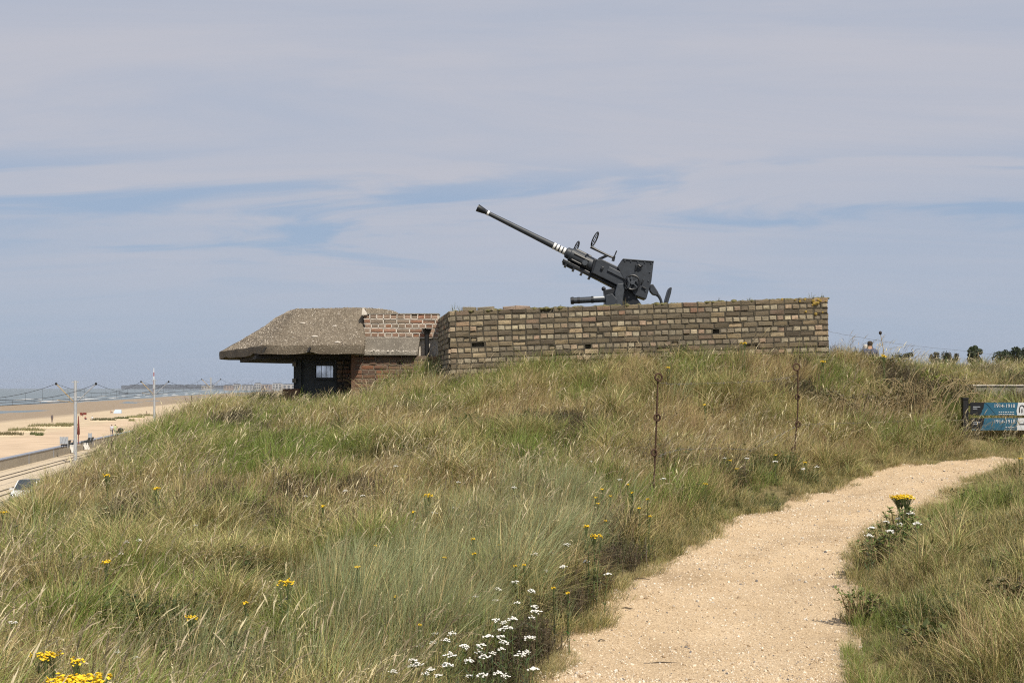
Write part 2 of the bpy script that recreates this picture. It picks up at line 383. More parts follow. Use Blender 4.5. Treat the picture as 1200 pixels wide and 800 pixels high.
def path_mat():
    m, nt, n, l, p = new_mat('shell_gravel'); p.inputs['Roughness'].default_value = 0.9; p.inputs['Specular IOR Level'].default_value = 0.15
    g = n.new('ShaderNodeNewGeometry')
    def noise(s, d=6, r=0.6):
        t = n.new('ShaderNodeTexNoise'); t.inputs['Scale'].default_value = s; t.inputs['Detail'].default_value = d; t.inputs['Roughness'].default_value = r
        l.new(g.outputs['Position'], t.inputs['Vector']); return t.outputs[0]
    r = n.new('ShaderNodeValToRGB'); ramp_set(r, [(0.28, (0.345, 0.25, 0.15)), (0.45, (0.51, 0.385, 0.245)), (0.6, (0.565, 0.435, 0.285)), (0.75, (0.64, 0.505, 0.35))]); l.new(noise(1.6, 9, 0.72), r.inputs[0])
    r2 = n.new('ShaderNodeValToRGB'); ramp_set(r2, [(0.36, (0.55, 0.50, 0.45)), (0.5, (1, 1, 1)), (0.66, (1.3, 1.28, 1.25))]); l.new(noise(75, 4, 0.75), r2.inputs[0])
    mx = n.new('ShaderNodeMix'); mx.data_type = 'RGBA'; mx.blend_type = 'MULTIPLY'; mx.inputs[0].default_value = 0.8; l.new(r.outputs[0], mx.inputs[6]); l.new(r2.outputs[0], mx.inputs[7])
    l.new(mx.outputs[2], p.inputs['Base Color'])
    b = n.new('ShaderNodeBump'); b.inputs['Strength'].default_value = 0.8; b.inputs['Distance'].default_value = 0.015; l.new(noise(70, 5, 0.7), b.inputs['Height']); l.new(b.outputs[0], p.inputs['Normal'])
    return m
M['path'] = path_mat()
def stone_mat():
    m, nt, n, l, p = new_mat('gravel_stone'); p.inputs['Roughness'].default_value = 0.75
    oi = n.new('ShaderNodeObjectInfo'); r = n.new('ShaderNodeValToRGB')
    ramp_set(r, [(0, (0.33, 0.24, 0.15)), (0.3, (0.55, 0.43, 0.29)), (0.7, (0.66, 0.56, 0.42)), (0.9, (0.74, 0.68, 0.58)), (0.96, (0.22, 0.19, 0.165)), (1, (0.15, 0.14, 0.14))])
    l.new(oi.outputs['Random'], r.inputs[0]); l.new(r.outputs[0], p.inputs['Base Color']); return m
M['stone'] = stone_mat()
def beach_mat():
    m, nt, n, l, p = new_mat('beach_sand'); p.inputs['Roughness'].default_value = 0.9; p.inputs['Specular IOR Level'].default_value = 0.2
    a = n.new('ShaderNodeAttribute'); a.attribute_name = 'Col'
    g = n.new('ShaderNodeNewGeometry'); t = n.new('ShaderNodeTexNoise'); t.inputs['Scale'].default_value = 0.25; t.inputs['Detail'].default_value = 8; l.new(g.outputs['Position'], t.inputs['Vector'])
    mx = n.new('ShaderNodeMix'); mx.data_type = 'RGBA'; mx.blend_type = 'MULTIPLY'; mx.inputs[0].default_value = 0.6; l.new(a.outputs['Color'], mx.inputs[6])
    r = n.new('ShaderNodeValToRGB'); ramp_set(r, [(0.3, (0.72, 0.7, 0.68)), (0.7, (1.15, 1.15, 1.15))]); l.new(t.outputs[0], r.inputs[0]); l.new(r.outputs[0], mx.inputs[7])
    l.new(mx.outputs[2], p.inputs['Base Color']); return m
M['beach'] = beach_mat()
def sea_mat():
    m, nt, n, l, p = new_mat('sea_water'); setc(p.inputs['Base Color'], (0.15, 0.185, 0.20)); p.inputs['Roughness'].default_value = 0.4; p.inputs['Specular IOR Level'].default_value = 0.3
    g = n.new('ShaderNodeNewGeometry'); mp = n.new('ShaderNodeMapping'); mp.inputs['Scale'].default_value = (0.25, 0.06, 1); l.new(g.outputs['Position'], mp.inputs[0])
    t = n.new('ShaderNodeTexNoise'); t.inputs['Scale'].default_value = 1; t.inputs['Detail'].default_value = 6; l.new(mp.outputs[0], t.inputs['Vector'])
    b = n.new('ShaderNodeBump'); b.inputs['Strength'].default_value = 0.5; b.inputs['Distance'].default_value = 1.0; l.new(t.outputs[0], b.inputs['Height']); l.new(b.outputs[0], p.inputs['Normal'])
    return m
M['sea'] = sea_mat()
def glass_mat():
    m, nt, n, l, p = new_mat('dirty_glass'); setc(p.inputs['Base Color'], (0.55, 0.58, 0.58)); p.inputs['Roughness'].default_value = 0.25
    t = n.new('ShaderNodeTexNoise'); t.inputs['Scale'].default_value = 9; t.inputs['Detail'].default_value = 6
    g = n.new('ShaderNodeNewGeometry'); l.new(g.outputs['Position'], t.inputs['Vector'])
    mr = n.new('ShaderNodeMapRange'); l.new(t.outputs[0], mr.inputs[0]); mr.inputs[1].default_value = 0.3; mr.inputs[2].default_value = 0.7; mr.inputs[3].default_value = 0.12; mr.inputs[4].default_value = 0.5
    tr = n.new('ShaderNodeBsdfTransparent'); ms = n.new('ShaderNodeMixShader'); l.new(mr.outputs[0], ms.inputs[0])
    tl = n.new('ShaderNodeBsdfTranslucent'); setc(tl.inputs[0], (0.8, 0.82, 0.82)); m2 = n.new('ShaderNodeMixShader'); m2.inputs[0].default_value = 0.7
    l.new(p.outputs[0], m2.inputs[1]); l.new(tl.outputs[0], m2.inputs[2])
    l.new(tr.outputs[0], ms.inputs[1]); l.new(m2.outputs[0], ms.inputs[2]); l.new(ms.outputs[0], n['Material Output'].inputs['Surface']); return m
M['glass'] = glass_mat()

# ------------------------------------------------------------------ terrain heights (metres relative to eye level)
def path_z(Y):
    Y = np.asarray(Y, float); return np.where(Y > 6, -1.65 + 0.09 * (np.maximum(Y, 6) - 7), -1.74)
PL = np.array([(-0.55, 0.0), (-0.2, 3.0), (-0.05, 5.5), (0.14, 7.11), (0.22, 7.29), (0.36, 8.12), (0.69, 8.95), (1.06, 9.88), (1.49, 10.7), (1.93, 11.7), (2.28, 12.2), (3.02, 13.2), (4.09, 14.6), (5.94, 15.95), (7.6, 16.55), (10, 17.0), (16, 17.3)])
PR = np.array([(1.27, 0.0), (1.62, 3.0), (1.83, 5.5), (1.96, 7.11), (2.04, 7.4), (2.15, 7.9), (2.46, 9.0), (2.76, 10.03), (3.0, 10.8), (3.4, 11.5), (3.87, 12.2), (4.5, 13.1), (5.1, 14.1), (6.3, 15.0), (7.7, 15.5), (10, 15.7), (16, 15.9)])
CT = []
for a in list(PL[1:-1]) + list(PR[1:-1]):
    CT.append((a[0], a[1], float(path_z(min(a[1], 16.5)))))
for px, Y, z in [(0, 9, -1.38), (60, 10.5, -1.27), (100, 12, -1.13), (165, 14.5, -.89), (200, 17, -.60), (240, 19.5, -.26), (320, 21, -.36),
                 (0, 7, -1.55), (300, 7, -1.76), (500, 7, -1.70), (0, 4, -1.6), (300, 4, -1.8), (150, 9.5, -1.42), (300, 11.5, -1.30), (600, 11.5, -1.22), (450, 11, -1.3),
                 (300, 15, -.80), (450, 15, -.68), (600, 14, -.82), (600, 16.3, -.34), (450, 18, -.3), (340, 20, -.55), (380, 20.5, -.55), (415, 20.3, -.38), (360, 19, -.5), (430, 19.2, -.32),
                 (470, 20, -.06), (500, 20.1, .22), (510, 19.5, .05), (530, 18.5, -.02), (620, 18.5, .16), (740, 18.2, .33), (850, 18, .28), (965, 17.8, .22), (1000, 18, .15), (1060, 18.5, .02),
                 (1100, 19, .0), (1150, 19.0, -.3), (1190, 19.0, -.3), (765, 12, -1.12), (932, 14.5, -.92), (840, 16.5, -.2), (700, 16, -.38), (700, 14, -.84),
                 (900, 16.3, -.3), (1000, 16.5, -.5), (1080, 17, -.62), (1130, 17.5, -.76), (1190, 17.5, -.76), (1120, 20.5, .06), (1190, 20.5, .04),
                 (600, 22, .15), (800, 22, .2), (970, 22, .2), (1100, 22, .16), (1180, 23, .16), (1180, 26, .12), (1000, 32, -.2), (600, 32, -.5), (350, 26, -.7), (270, 32, -1.5), (1150, 32, -.2)]:
    CT.append((XP(px, Y), Y, z))
CT += [(3.0, 6.0, -1.42), (2.5, 7.2, -1.45), (2.95, 8.7, -1.33), (3.5, 9.6, -1.2), (3.6, 8.2, -1.15), (4.6, 9, -.98), (4.2, 7, -1.1), (4.1, 11.2, -1.1), (5.2, 11.5, -.92), (5.75, 14.0, -.86), (6.6, 14.4, -.80), (6.2, 13.2, -.80), (7.5, 12, -.8), (8.5, 14.3, -.78), (6, 8, -1.0), (11, 14, -.75), (3, 1, -1.6), (-3, 1, -1.6), (-4, 5, -1.4), (12, 24, .1), (13, 20.5, .05), (13, 18.5, -.5)]
CT = np.array(CT)
def _U(r2): return np.where(r2 > 1e-9, r2 * np.log(np.maximum(r2, 1e-9)), 0)
_n = len(CT); _P = np.c_[np.ones(_n), CT[:, :2]]
_K = _U(((CT[:, None, :2] - CT[None, :, :2]) ** 2).sum(-1)) + 0.15 * np.eye(_n)
_S = np.linalg.solve(np.block([[_K, _P], [_P.T, np.zeros((3, 3))]]), np.r_[CT[:, 2], 0, 0, 0])
def tps(x, y):
    r2 = (x[..., None] - CT[:, 0]) ** 2 + (y[..., None] - CT[:, 1]) ** 2
    return _U(r2) @ _S[:_n] + _S[_n] + _S[_n + 1] * x + _S[_n + 2] * y
XC = np.array([(-30, -2.0), (0, -2.6), (7, -2.6), (9, -2.75), (12, -3.1), (15, -3.35), (17, -3.65), (20, -3.95), (24, -4.5), (30, -5.5), (60, -9.6), (400, -56)])
def ground(x, y):
    x = np.asarray(x, float); y = np.asarray(y, float); x, y = np.broadcast_arrays(x, y)
    xc = np.interp(y, XC[:, 0], XC[:, 1]); d = np.maximum(xc - x, 0)
    zx = np.clip(x, np.maximum(xc, -6.5), 13); zy = np.clip(y, 1, 33)
    sh = zx.shape; z = np.concatenate([tps(a, b) for a, b in zip(np.array_split(zx.ravel(), max(1, zx.size // 20000)), np.array_split(zy.ravel(), max(1, zx.size // 20000)))]).reshape(sh)
    far = np.clip((y - 33) / 60, 0, 1) + np.clip((x - 13) / 40, 0, 1); z = z * (1 - np.clip(far, 0, 1)) + (-1.6) * np.clip(far, 0, 1)
    g = np.where(d < 2, 0.15 * d * d, 0.6 + 0.6 * (d - 2)); z = z - g
    z = z + (fbm(x * 1.1, y * 1.1, 3) - .5) * .14
    return np.maximum(z, -8.05 + (fbm(x * .3, y * .3) - .5) * .1)
def gz(x, y): return float(ground(np.array([x]), np.array([y]))[0]) + E
_hitY = np.linspace(4.5, 45, 800)
def hit(px, py, h=0.0):
    X = (px - 600) / F * _hitY; z = -(py - HOR) / F * _hitY
    g = ground(X, _hitY) + h; k = np.argmax(g >= z)
    if g[k] < z[k]: k = len(z) - 1
    return Vector((X[k], _hitY[k], g[k] - h + E))
def in_path(x, y, m=0.0):
    xl = np.interp(y, PL[:, 1], PL[:, 0]); xr = np.interp(y, PR[:, 1], PR[:, 0])
    a = (x > xl - m) & (x < xr + m) & (y < 15.8)
    yl = np.interp(x, PL[:, 0], PL[:, 1]); yr = np.interp(x, PR[:, 0], PR[:, 1])
    b = (y > yr - m) & (y < yl + m) & (x > 3.0)
    return a | b
def path_dist(x, y):                      # signed: >0 outside, metres (approximate)
    C = [];
    for P in (PL, PR):
        t = np.linspace(0, len(P) - 1, 400); C.append(np.c_[np.interp(t, range(len(P)), P[:, 0]), np.interp(t, range(len(P)), P[:, 1])])
    C = np.concatenate(C); out = np.empty(x.shape)
    for i in range(0, x.size, 20000):
        d2 = (x[i:i + 20000, None] - C[:, 0]) ** 2 + (y[i:i + 20000, None] - C[:, 1]) ** 2; out[i:i + 20000] = np.sqrt(d2.min(1))
    return np.where(in_path(x, y), -out, out)

# dune sheet
def build_dune():
    xs = np.unique(np.round(np.r_[np.linspace(-70, -12, 36), np.arange(-12, -6, .3), np.arange(-6, 9, .1), np.arange(9, 16, .3), np.linspace(16, 60, 24), np.linspace(60, 320, 14)], 3))
    ys = np.unique(np.round(np.r_[np.linspace(-40, 3, 18), np.arange(3, 23, .11), np.arange(23, 40, .5), np.linspace(40, 420, 60)], 3))
    X, Y = np.meshgrid(xs, ys); Z = ground(X, Y) + E
    pd = path_dist(X.ravel(), Y.ravel()).reshape(X.shape)
    near = (np.abs(X) < 16) & (Y < 24) & (Y > -2)
    Z = Z - np.where(near, np.clip((0.05 - pd) / .12, 0, 1) * .03, 0)         # bed of the path
    V = np.c_[X.ravel(), Y.ravel(), Z.ravel()]; nx, ny = len(xs), len(ys)
    i = (np.arange(ny - 1)[:, None] * nx + np.arange(nx - 1)).ravel()
    o = link('dune', np_mesh('dune', V, np.c_[i, i + 1, i + 1 + nx, i + nx], M['soil'], smooth=True)); o['kind'] = 'structure'
build_dune()
def build_path():
    t = np.linspace(0.6, len(PL) - 1, 420); k = range(len(PL))
    A = np.c_[np.interp(t, k, PL[:, 0]), np.interp(t, k, PL[:, 1])]; B = np.c_[np.interp(t, k, PR[:, 0]), np.interp(t, k, PR[:, 1])]
    for _ in range(10):
        for Q in (A, B): Q[1:-1] = (Q[:-2] + 2 * Q[1:-1] + Q[2:]) / 4
    D = (B - A) / np.linalg.norm(B - A, axis=1)[:, None]
    na = (fbm(A[:, 0] * 2.3, A[:, 1] * 2.3, 5) - .5) * .28; nb = (fbm(B[:, 0] * 2.3 + 40, B[:, 1] * 2.3, 5) - .5) * .28
    A = A + D * na[:, None] - D * .06; B = B + D * nb[:, None] + D * .06
    m = 22; u = np.linspace(0, 1, m)
    P = A[:, None] * (1 - u)[None, :, None] + B[:, None] * u[None, :, None]
    Z = ground(P[..., 0], P[..., 1]) + E + (-0.012 + .022 * np.sin(np.pi * u) ** .5)[None] + (fbm(P[..., 0] * 5, P[..., 1] * 5, 3) - .5) * .02
    V = np.dstack([P, Z]).reshape(-1, 3); i = (np.arange(len(t) - 1)[:, None] * m + np.arange(m - 1)).ravel()
    o = link('path', np_mesh('path', V, np.c_[i, i + 1, i + 1 + m, i + m], M['path'], smooth=True)); o['kind'] = 'structure'
    return A, B
PA, PB = build_path()

# ------------------------------------------------------------------ low ground, tram corridor, beach, sea
DS = Vector((-0.1376, 0.9905, 0)); DT = Vector((-0.9905, -0.1376, 0))
def ST(s, t, z=0.0): p = DS * s + DT * t; return Vector((p.x, p.y, E + z))
def strip(name, t0, t1, z, s0, s1, mat, ns=2, kind='structure'):
    b = MB()
    for i in range(ns):
        a, c = s0 + (s1 - s0) * i / ns, s0 + (s1 - s0) * (i + 1) / ns
        b.add([ST(a, t0, z), ST(a, t1, z), ST(c, t1, z), ST(c, t0, z)], [(0, 3, 2, 1)])
    o = b.build(name, mat); o['kind'] = kind; return o
M['inland'] = flat('inland_field', (0.10, 0.11, 0.05), 0.95, 0, 0.3, 0.02)
M['trackbed'] = flat('sandy_ballast', (0.52, 0.43, 0.31), 0.95, 0, 0.1, 0.8, 0.4, 6)
g_ = MB(); g_.add([(-14000, -600, E - 12.5), (14000, -600, E - 12.5), (14000, 16000, E - 12.5), (-14000, 16000, E - 12.5)], [(0, 1, 2, 3)])
o = g_.build('ground', M['inland']); o['kind'] = 'structure'
strip('inland_ground', -3000, 31.0, -8.2, -300, 6000, M['inland'])
strip('tram_track_bed', 19.0, 31.9, -8.0, -60, 1500, M['trackbed'], 8)
strip('road', 8.0, 23.2, -7.99, -60, 1500, M['asphalt'], 8)
for t, nm in ((29.5, 0), (28.4, 0), (25.4, 0), (24.3, 0)):
    b = MB(); b.bar(ST(-60, t, -7.96), ST(900, t, -7.96), 0.08, 0.07)
    o = b.build('tram_rail', M['rail']); o['kind'] = 'structure'
# sea wall
b = MB(); b.bar(ST(-60, 32.0, -7.52), ST(1500, 32.0, -7.52), 0.5, 1.04); o = b.build('sea_wall', M['seawall'])
tag(o, 'long low concrete sea wall between tram tracks and beach', 'wall')
b2 = MB(); b2.bar(ST(-60, 32.05, -6.95), ST(1500, 32.05, -6.95), 0.7, 0.1); b2.build('capstone', M['capstone'], o)
for s in np.arange(-40, 420, 12.0):
    q = MB(); q.bar(ST(s, 31.73, -7.52), ST(s + .12, 31.73, -7.52), 0.05, 1.03); q.build('joint', M['capstone'], o)
def build_beach():
    ss = np.r_[np.arange(-80, 500, 6.0), np.arange(500, 1500, 25.0), np.linspace(1500, 9000, 60)]
    ts = np.r_[np.linspace(32.2, 70, 26), np.arange(72, 340, 3.0)]
    S, T = np.meshgrid(ss, ts)
    z = np.interp(T, [32, 46, 60, 78, 100, 128, 165, 205, 340], [-7.0, -7.05, -7.4, -8.4, -9.7, -10.2, -10.0, -10.6, -12.4])
    z = z + .30 * np.sin(T * .105 + 2.0 * fbm(S * .004, T * .02, 3) * 3) * np.clip((T - 110) / 40, 0, 1) + (fbm(S * .03, T * .06, 4) - .5) * .35 * np.clip((T - 44) / 20, .05, 1)
    V = np.array(DS)[None, None] * S[..., None] + np.array(DT)[None, None] * T[..., None]; V[..., 2] = E + z
    wet = np.clip((T + 34 * (fbm(S * .006, T * .02, 3) - .5) - 82) / 16, 0, 1)[..., None]
    zone = np.clip((46 - T) / 3, 0, 1)[..., None]
    c = (1 - wet) * np.array((.55, .44, .30)) + wet * np.array((.30, .235, .165))
    c = c * (1 - zone) + zone * np.array((.56, .43, .30))
    nx, ny = len(ss), len(ts); i = (np.arange(ny - 1)[:, None] * nx + np.arange(nx - 1)).ravel()
    o = link('beach', np_mesh('beach', V.reshape(-1, 3), np.c_[i, i + 1, i + 1 + nx, i + nx], M['beach'], c.reshape(-1, 3), True)); o['kind'] = 'structure'
build_beach()
strip('sea', 120, 12000, -10.35, -1500, 14000, M['sea'])
# breaking foam at the water's edge
fb = MB()
for j, (t0, amp, wdt) in enumerate(((216, 9, 1.2), (262, 12, 1.0))):
    s = -60
    while s < 3600:
        L = random.uniform(30, 130); n = 8
        pts = [ST(s + L * i / n, t0 + amp * (float(fbm(np.array([(s + L * i / n) * .01]), np.array([j * 7.7]))[0]) - .5) * 2, -10.31) for i in range(n + 1)]
        for i in range(n):
            w0 = wdt * math.sin(math.pi * i / n); w1 = wdt * math.sin(math.pi * (i + 1) / n)
            fb.add([pts[i] - DT * w0, pts[i] + DT * w0, pts[i + 1] + DT * w1, pts[i + 1] - DT * w1], [(0, 1, 2, 3)])
            top = [pts[i] + Vector((0, 0, .35)) * math.sin(math.pi * i / n), pts[i + 1] + Vector((0, 0, .35)) * math.sin(math.pi * (i + 1) / n)]
            fb.add([pts[i] - DT * w0, pts[i + 1] - DT * w1, top[1], top[0]], [(0, 1, 2, 3)])
        s += L + random.uniform(10, 120)
o = fb.build('wave_foam', M['white_cloth']); tag(o, 'broken white lines of surf along the water edge', 'surf', kind='stuff')

# ------------------------------------------------------------------ gun pit wall and bunker
def brick_mesh(name, l, d, h, mat, seed):
    r = random.Random(seed); j = lambda a: r.uniform(-a, a)
    e = r.uniform(.005, .013)
    vs = [(sx * l / 2 + j(.002), d / 2, sz * h / 2 + j(.001)) for sx, sz in ((-1, -1), (1, -1), (1, 1), (-1, 1))]
    vs += [(sx * l / 2 + j(.003), -d / 2 + e, sz * h / 2 + j(.003)) for sx, sz in ((-1, -1), (1, -1), (1, 1), (-1, 1))]
    vs += [(sx * (l / 2 - e) + j(.004), -d / 2 + j(.004), sz * (h / 2 - e) + j(.003)) for sx, sz in ((-1, -1), (1, -1), (1, 1), (-1, 1))]
    fs = [(3, 2, 1, 0), (8, 9, 10, 11)]
    for a, b in ((0, 4), (4, 8)): fs += [(a + i, a + (i + 1) % 4, b + (i + 1) % 4, b + i) for i in range(4)]
    m = MB(); m.add(vs, fs); return m.mesh(name, mat)
def brick_face(parent, pw, origin, ux, n_out, L, rows, top_pitch, sl, hl, bh, mats, seed, first='s', objects=10 ** 6, missing=0.0, joint=0.006, depth=.09, jointmat=None, ragged=0.0, rowskip=None):
    """Courses run down from `origin` (top corner of the face). Returns the list of leftover bricks as one MB."""
    r = random.Random(seed); ux = Vector(ux).normalized(); n_out = Vector(n_out); n_out = (n_out - ux * n_out.dot(ux)).normalized(); uz = ux.cross(n_out) * -1
    if uz.z < 0: uz = -uz
    rot = Matrix((ux, -n_out, uz)).transposed()
    SM = [brick_mesh('brick', sl - .014, depth, bh, mats[0], seed * 31 + i) for i in range(6)]; HM = [brick_mesh('brick', hl - .013, depth, bh, mats[1], seed * 37 + i) for i in range(6)]
    cells = []; mort = MB()
    for k in range(rows):
        st = (k % 2 == 0) == (first == 's'); l = sl if st else hl; x = 0.0 if st else -hl / 2 * 0 ; off = r.uniform(-.02, .02)
        x = -l / 2 + off if st else off
        zc = -(k + .5) * top_pitch
        mort.add([rot @ Vector(q) + origin for q in [(0, joint, zc - top_pitch / 2 - .008), (L, joint, zc - top_pitch / 2 - .008), (L, joint, zc - top_pitch / 2 + .008), (0, joint, zc - top_pitch / 2 + .008), (0, .07, zc - top_pitch / 2 - .008), (L, .07, zc - top_pitch / 2 - .008), (L, .07, zc - top_pitch / 2 + .008), (0, .07, zc - top_pitch / 2 + .008)]], [(0, 1, 2, 3), (0, 4, 5, 1), (3, 2, 6, 7)])
        while x < L - .02:
            a, c = max(x, 0), min(x + l, L)
            if c - a > .045: cells.append((st, (a + c) / 2, zc, c - a, l, k))
            if c < L - .01:
                mort.add([rot @ Vector(q) + origin for q in [(c - .009, joint, zc - top_pitch / 2), (c + .009, joint, zc - top_pitch / 2), (c + .009, joint, zc + top_pitch / 2), (c - .009, joint, zc + top_pitch / 2), (c - .009, .07, zc - top_pitch / 2), (c + .009, .07, zc - top_pitch / 2), (c + .009, .07, zc + top_pitch / 2), (c - .009, .07, zc + top_pitch / 2)]], [(0, 1, 2, 3), (0, 3, 7, 4), (1, 5, 6, 2)])
            x += l * (1 + r.uniform(-.03, .03))
    cells = [c for c in cells if not (r.random() < (missing if c[5] else missing + ragged))]
    cells.sort(key=lambda c: (not c[0], c[5]))
    rest = MB()
    for i, (st, xc, zc, wd, l, k) in enumerate(cells):
        me = r.choice(SM if st else HM); base = (sl if st else hl)
        sx = (wd - .012) / (base - .0135)
        out = r.gauss(0, .004) - (.02 if r.random() < .04 else 0)
        loc = origin + rot @ Vector((xc, depth / 2 - out, zc + r.uniform(-.003, .003)))
        tilt = Matrix.Rotation(r.gauss(0, .012), 3, 'Y') @ Matrix.Rotation(r.gauss(0, .02), 3, 'Z') @ Matrix.Rotation(r.gauss(0, .02), 3, 'X')
        flip = -1 if r.random() < .5 else 1
        m3 = rot @ tilt @ Matrix.Diagonal((sx * flip, 1, flip * r.uniform(.94, 1.03)))
        if i < objects:
            o = bpy.data.objects.new('brick', me); col.objects.link(o); o.parent = parent
            o.matrix_local = Matrix.Translation(loc - pw) @ m3.to_4x4()
        else:
            rest.add([m3 @ v.co + loc for v in me.vertices], [tuple(p.vertices) for p in me.polygons])
    return rest, mort

def build_pit():
    base = Vector((-.92, 18.7, gz(-.9, 18.7) - .1))
    root = empty('gun_pit_wall', base, 'weathered yellow brown brick wall of the gun pit on the mound', 'brick wall')
    A = Vector((-.925, 18.7, E + 1.115)); B = Vector((4.44, 18.0, E + 1.272))
    ux = B - A; L = ux.length; nrm = Vector((-.13, -1, 0)).normalized()
    rest, mort = brick_face(root, base, A, ux, nrm, L, 14, .0775, .205, .1025, .064, (M['brick_s'], M['brick_h']), 11, 's', 298, missing=.012, ragged=.10)
    # left return, seen at a flat angle, and right return
    A2 = Vector((-1.2, 20.76, E + 1.115)); ux2 = A - A2
    r2, m2 = brick_face(root, base, A2, ux2, Vector((-1, -.14, 0)), ux2.length, 14, .0775, .205, .1025, .064, (M['brick_i'], M['brick_i']), 12, 'h', 0, missing=.01)
    C2 = Vector((4.95, 21.8, E + 1.25)); ux3 = C2 - B
    r3, m3 = brick_face(root, base, B, ux3, Vector((1, -.13, 0)), ux3.length, 14, .0775, .205, .1025, .064, (M['brick_i'], M['brick_i']), 13, 'h', 0, missing=.01)
    for q in (r2, r3): rest.add(q.v, q.f)
    for q in (m2, m3): mort.add(q.v, q.f)
    o = rest.build('remaining_bricks', M['brick_i'], root); o['kind'] = 'stuff'
    mort.build('mortar_joints', M['mortar_d'], root)
    # core behind the facing
    core = MB(); z0 = E - .6
    def slab(P, Q, inn, topdrop=.012):
        P = Vector(P); Q = Vector(Q); inn = Vector(inn)
        a, b2, c, d = P + inn * .065, Q + inn * .065, Q + inn * .42, P + inn * .42
        vs = [Vector((p.x, p.y, z0)) for p in (a, b2, c, d)] + [p - Vector((0, 0, topdrop)) for p in (a, b2, c, d)]
        core.add(vs, [(0, 3, 2, 1), (4, 5, 6, 7), (0, 1, 5, 4), (1, 2, 6, 5), (2, 3, 7, 6), (3, 0, 4, 7)])
    slab(A, B, -nrm, .03); slab(A2, A2.lerp(A, .93), Vector((1, .14, 0)).normalized(), .034); slab(B.lerp(C2, .03), C2, Vector((-1, .13, 0)).normalized(), .038)
    core.build('wall_core', M['mortar_d'], root)
    # crumbled dirt and moss along the coping
    crust = MB(); N = 130
    for i in range(N):
        u = i / (N - 1); p = A.lerp(B, u) - nrm * random.uniform(.03, .16); 
        crust.ball(p + Vector((0, 0, -.015)), random.uniform(.03, .06), .9, random.uniform(.35, .7), 7, 4)
    crust.build('coping_dirt', M['moss'], root, True)
    lich = MB()
    for i in range(16):
        u = 1 - abs(random.gauss(0, .05)); p = A.lerp(B, min(u, .995)) + nrm * random.uniform(-.002, .006) - Vector((0, 0, abs(random.gauss(.02, .09))))
        lich.ball(p, random.uniform(.012, .03), .35, 1, 6, 4)
    lich.build('lichen', M['lichen'], root, True)
    # loose pale bricks left on the broken left end
    for i, (u, dz, s, m) in enumerate(((.055, .02, 1, 'brick_h'), (.1, .015, 1.25, 'brick_h'), (.165, .01, 1, 'brick_r'), (.2, .01, 1.1, 'brick_r'))):
        o = link('brick', brick_mesh('brick', .19 * s, .09, .06, M[m], 400 + i), root)
        o.location = A.lerp(B, u) - nrm * .05 + Vector((0, 0, dz)) - base; o.rotation_euler = (random.uniform(-.06, .06), random.uniform(-.08, .08), random.uniform(-.3, .1) - .13)
    return A, B, nrm
PITA, PITB, PITN = build_pit()

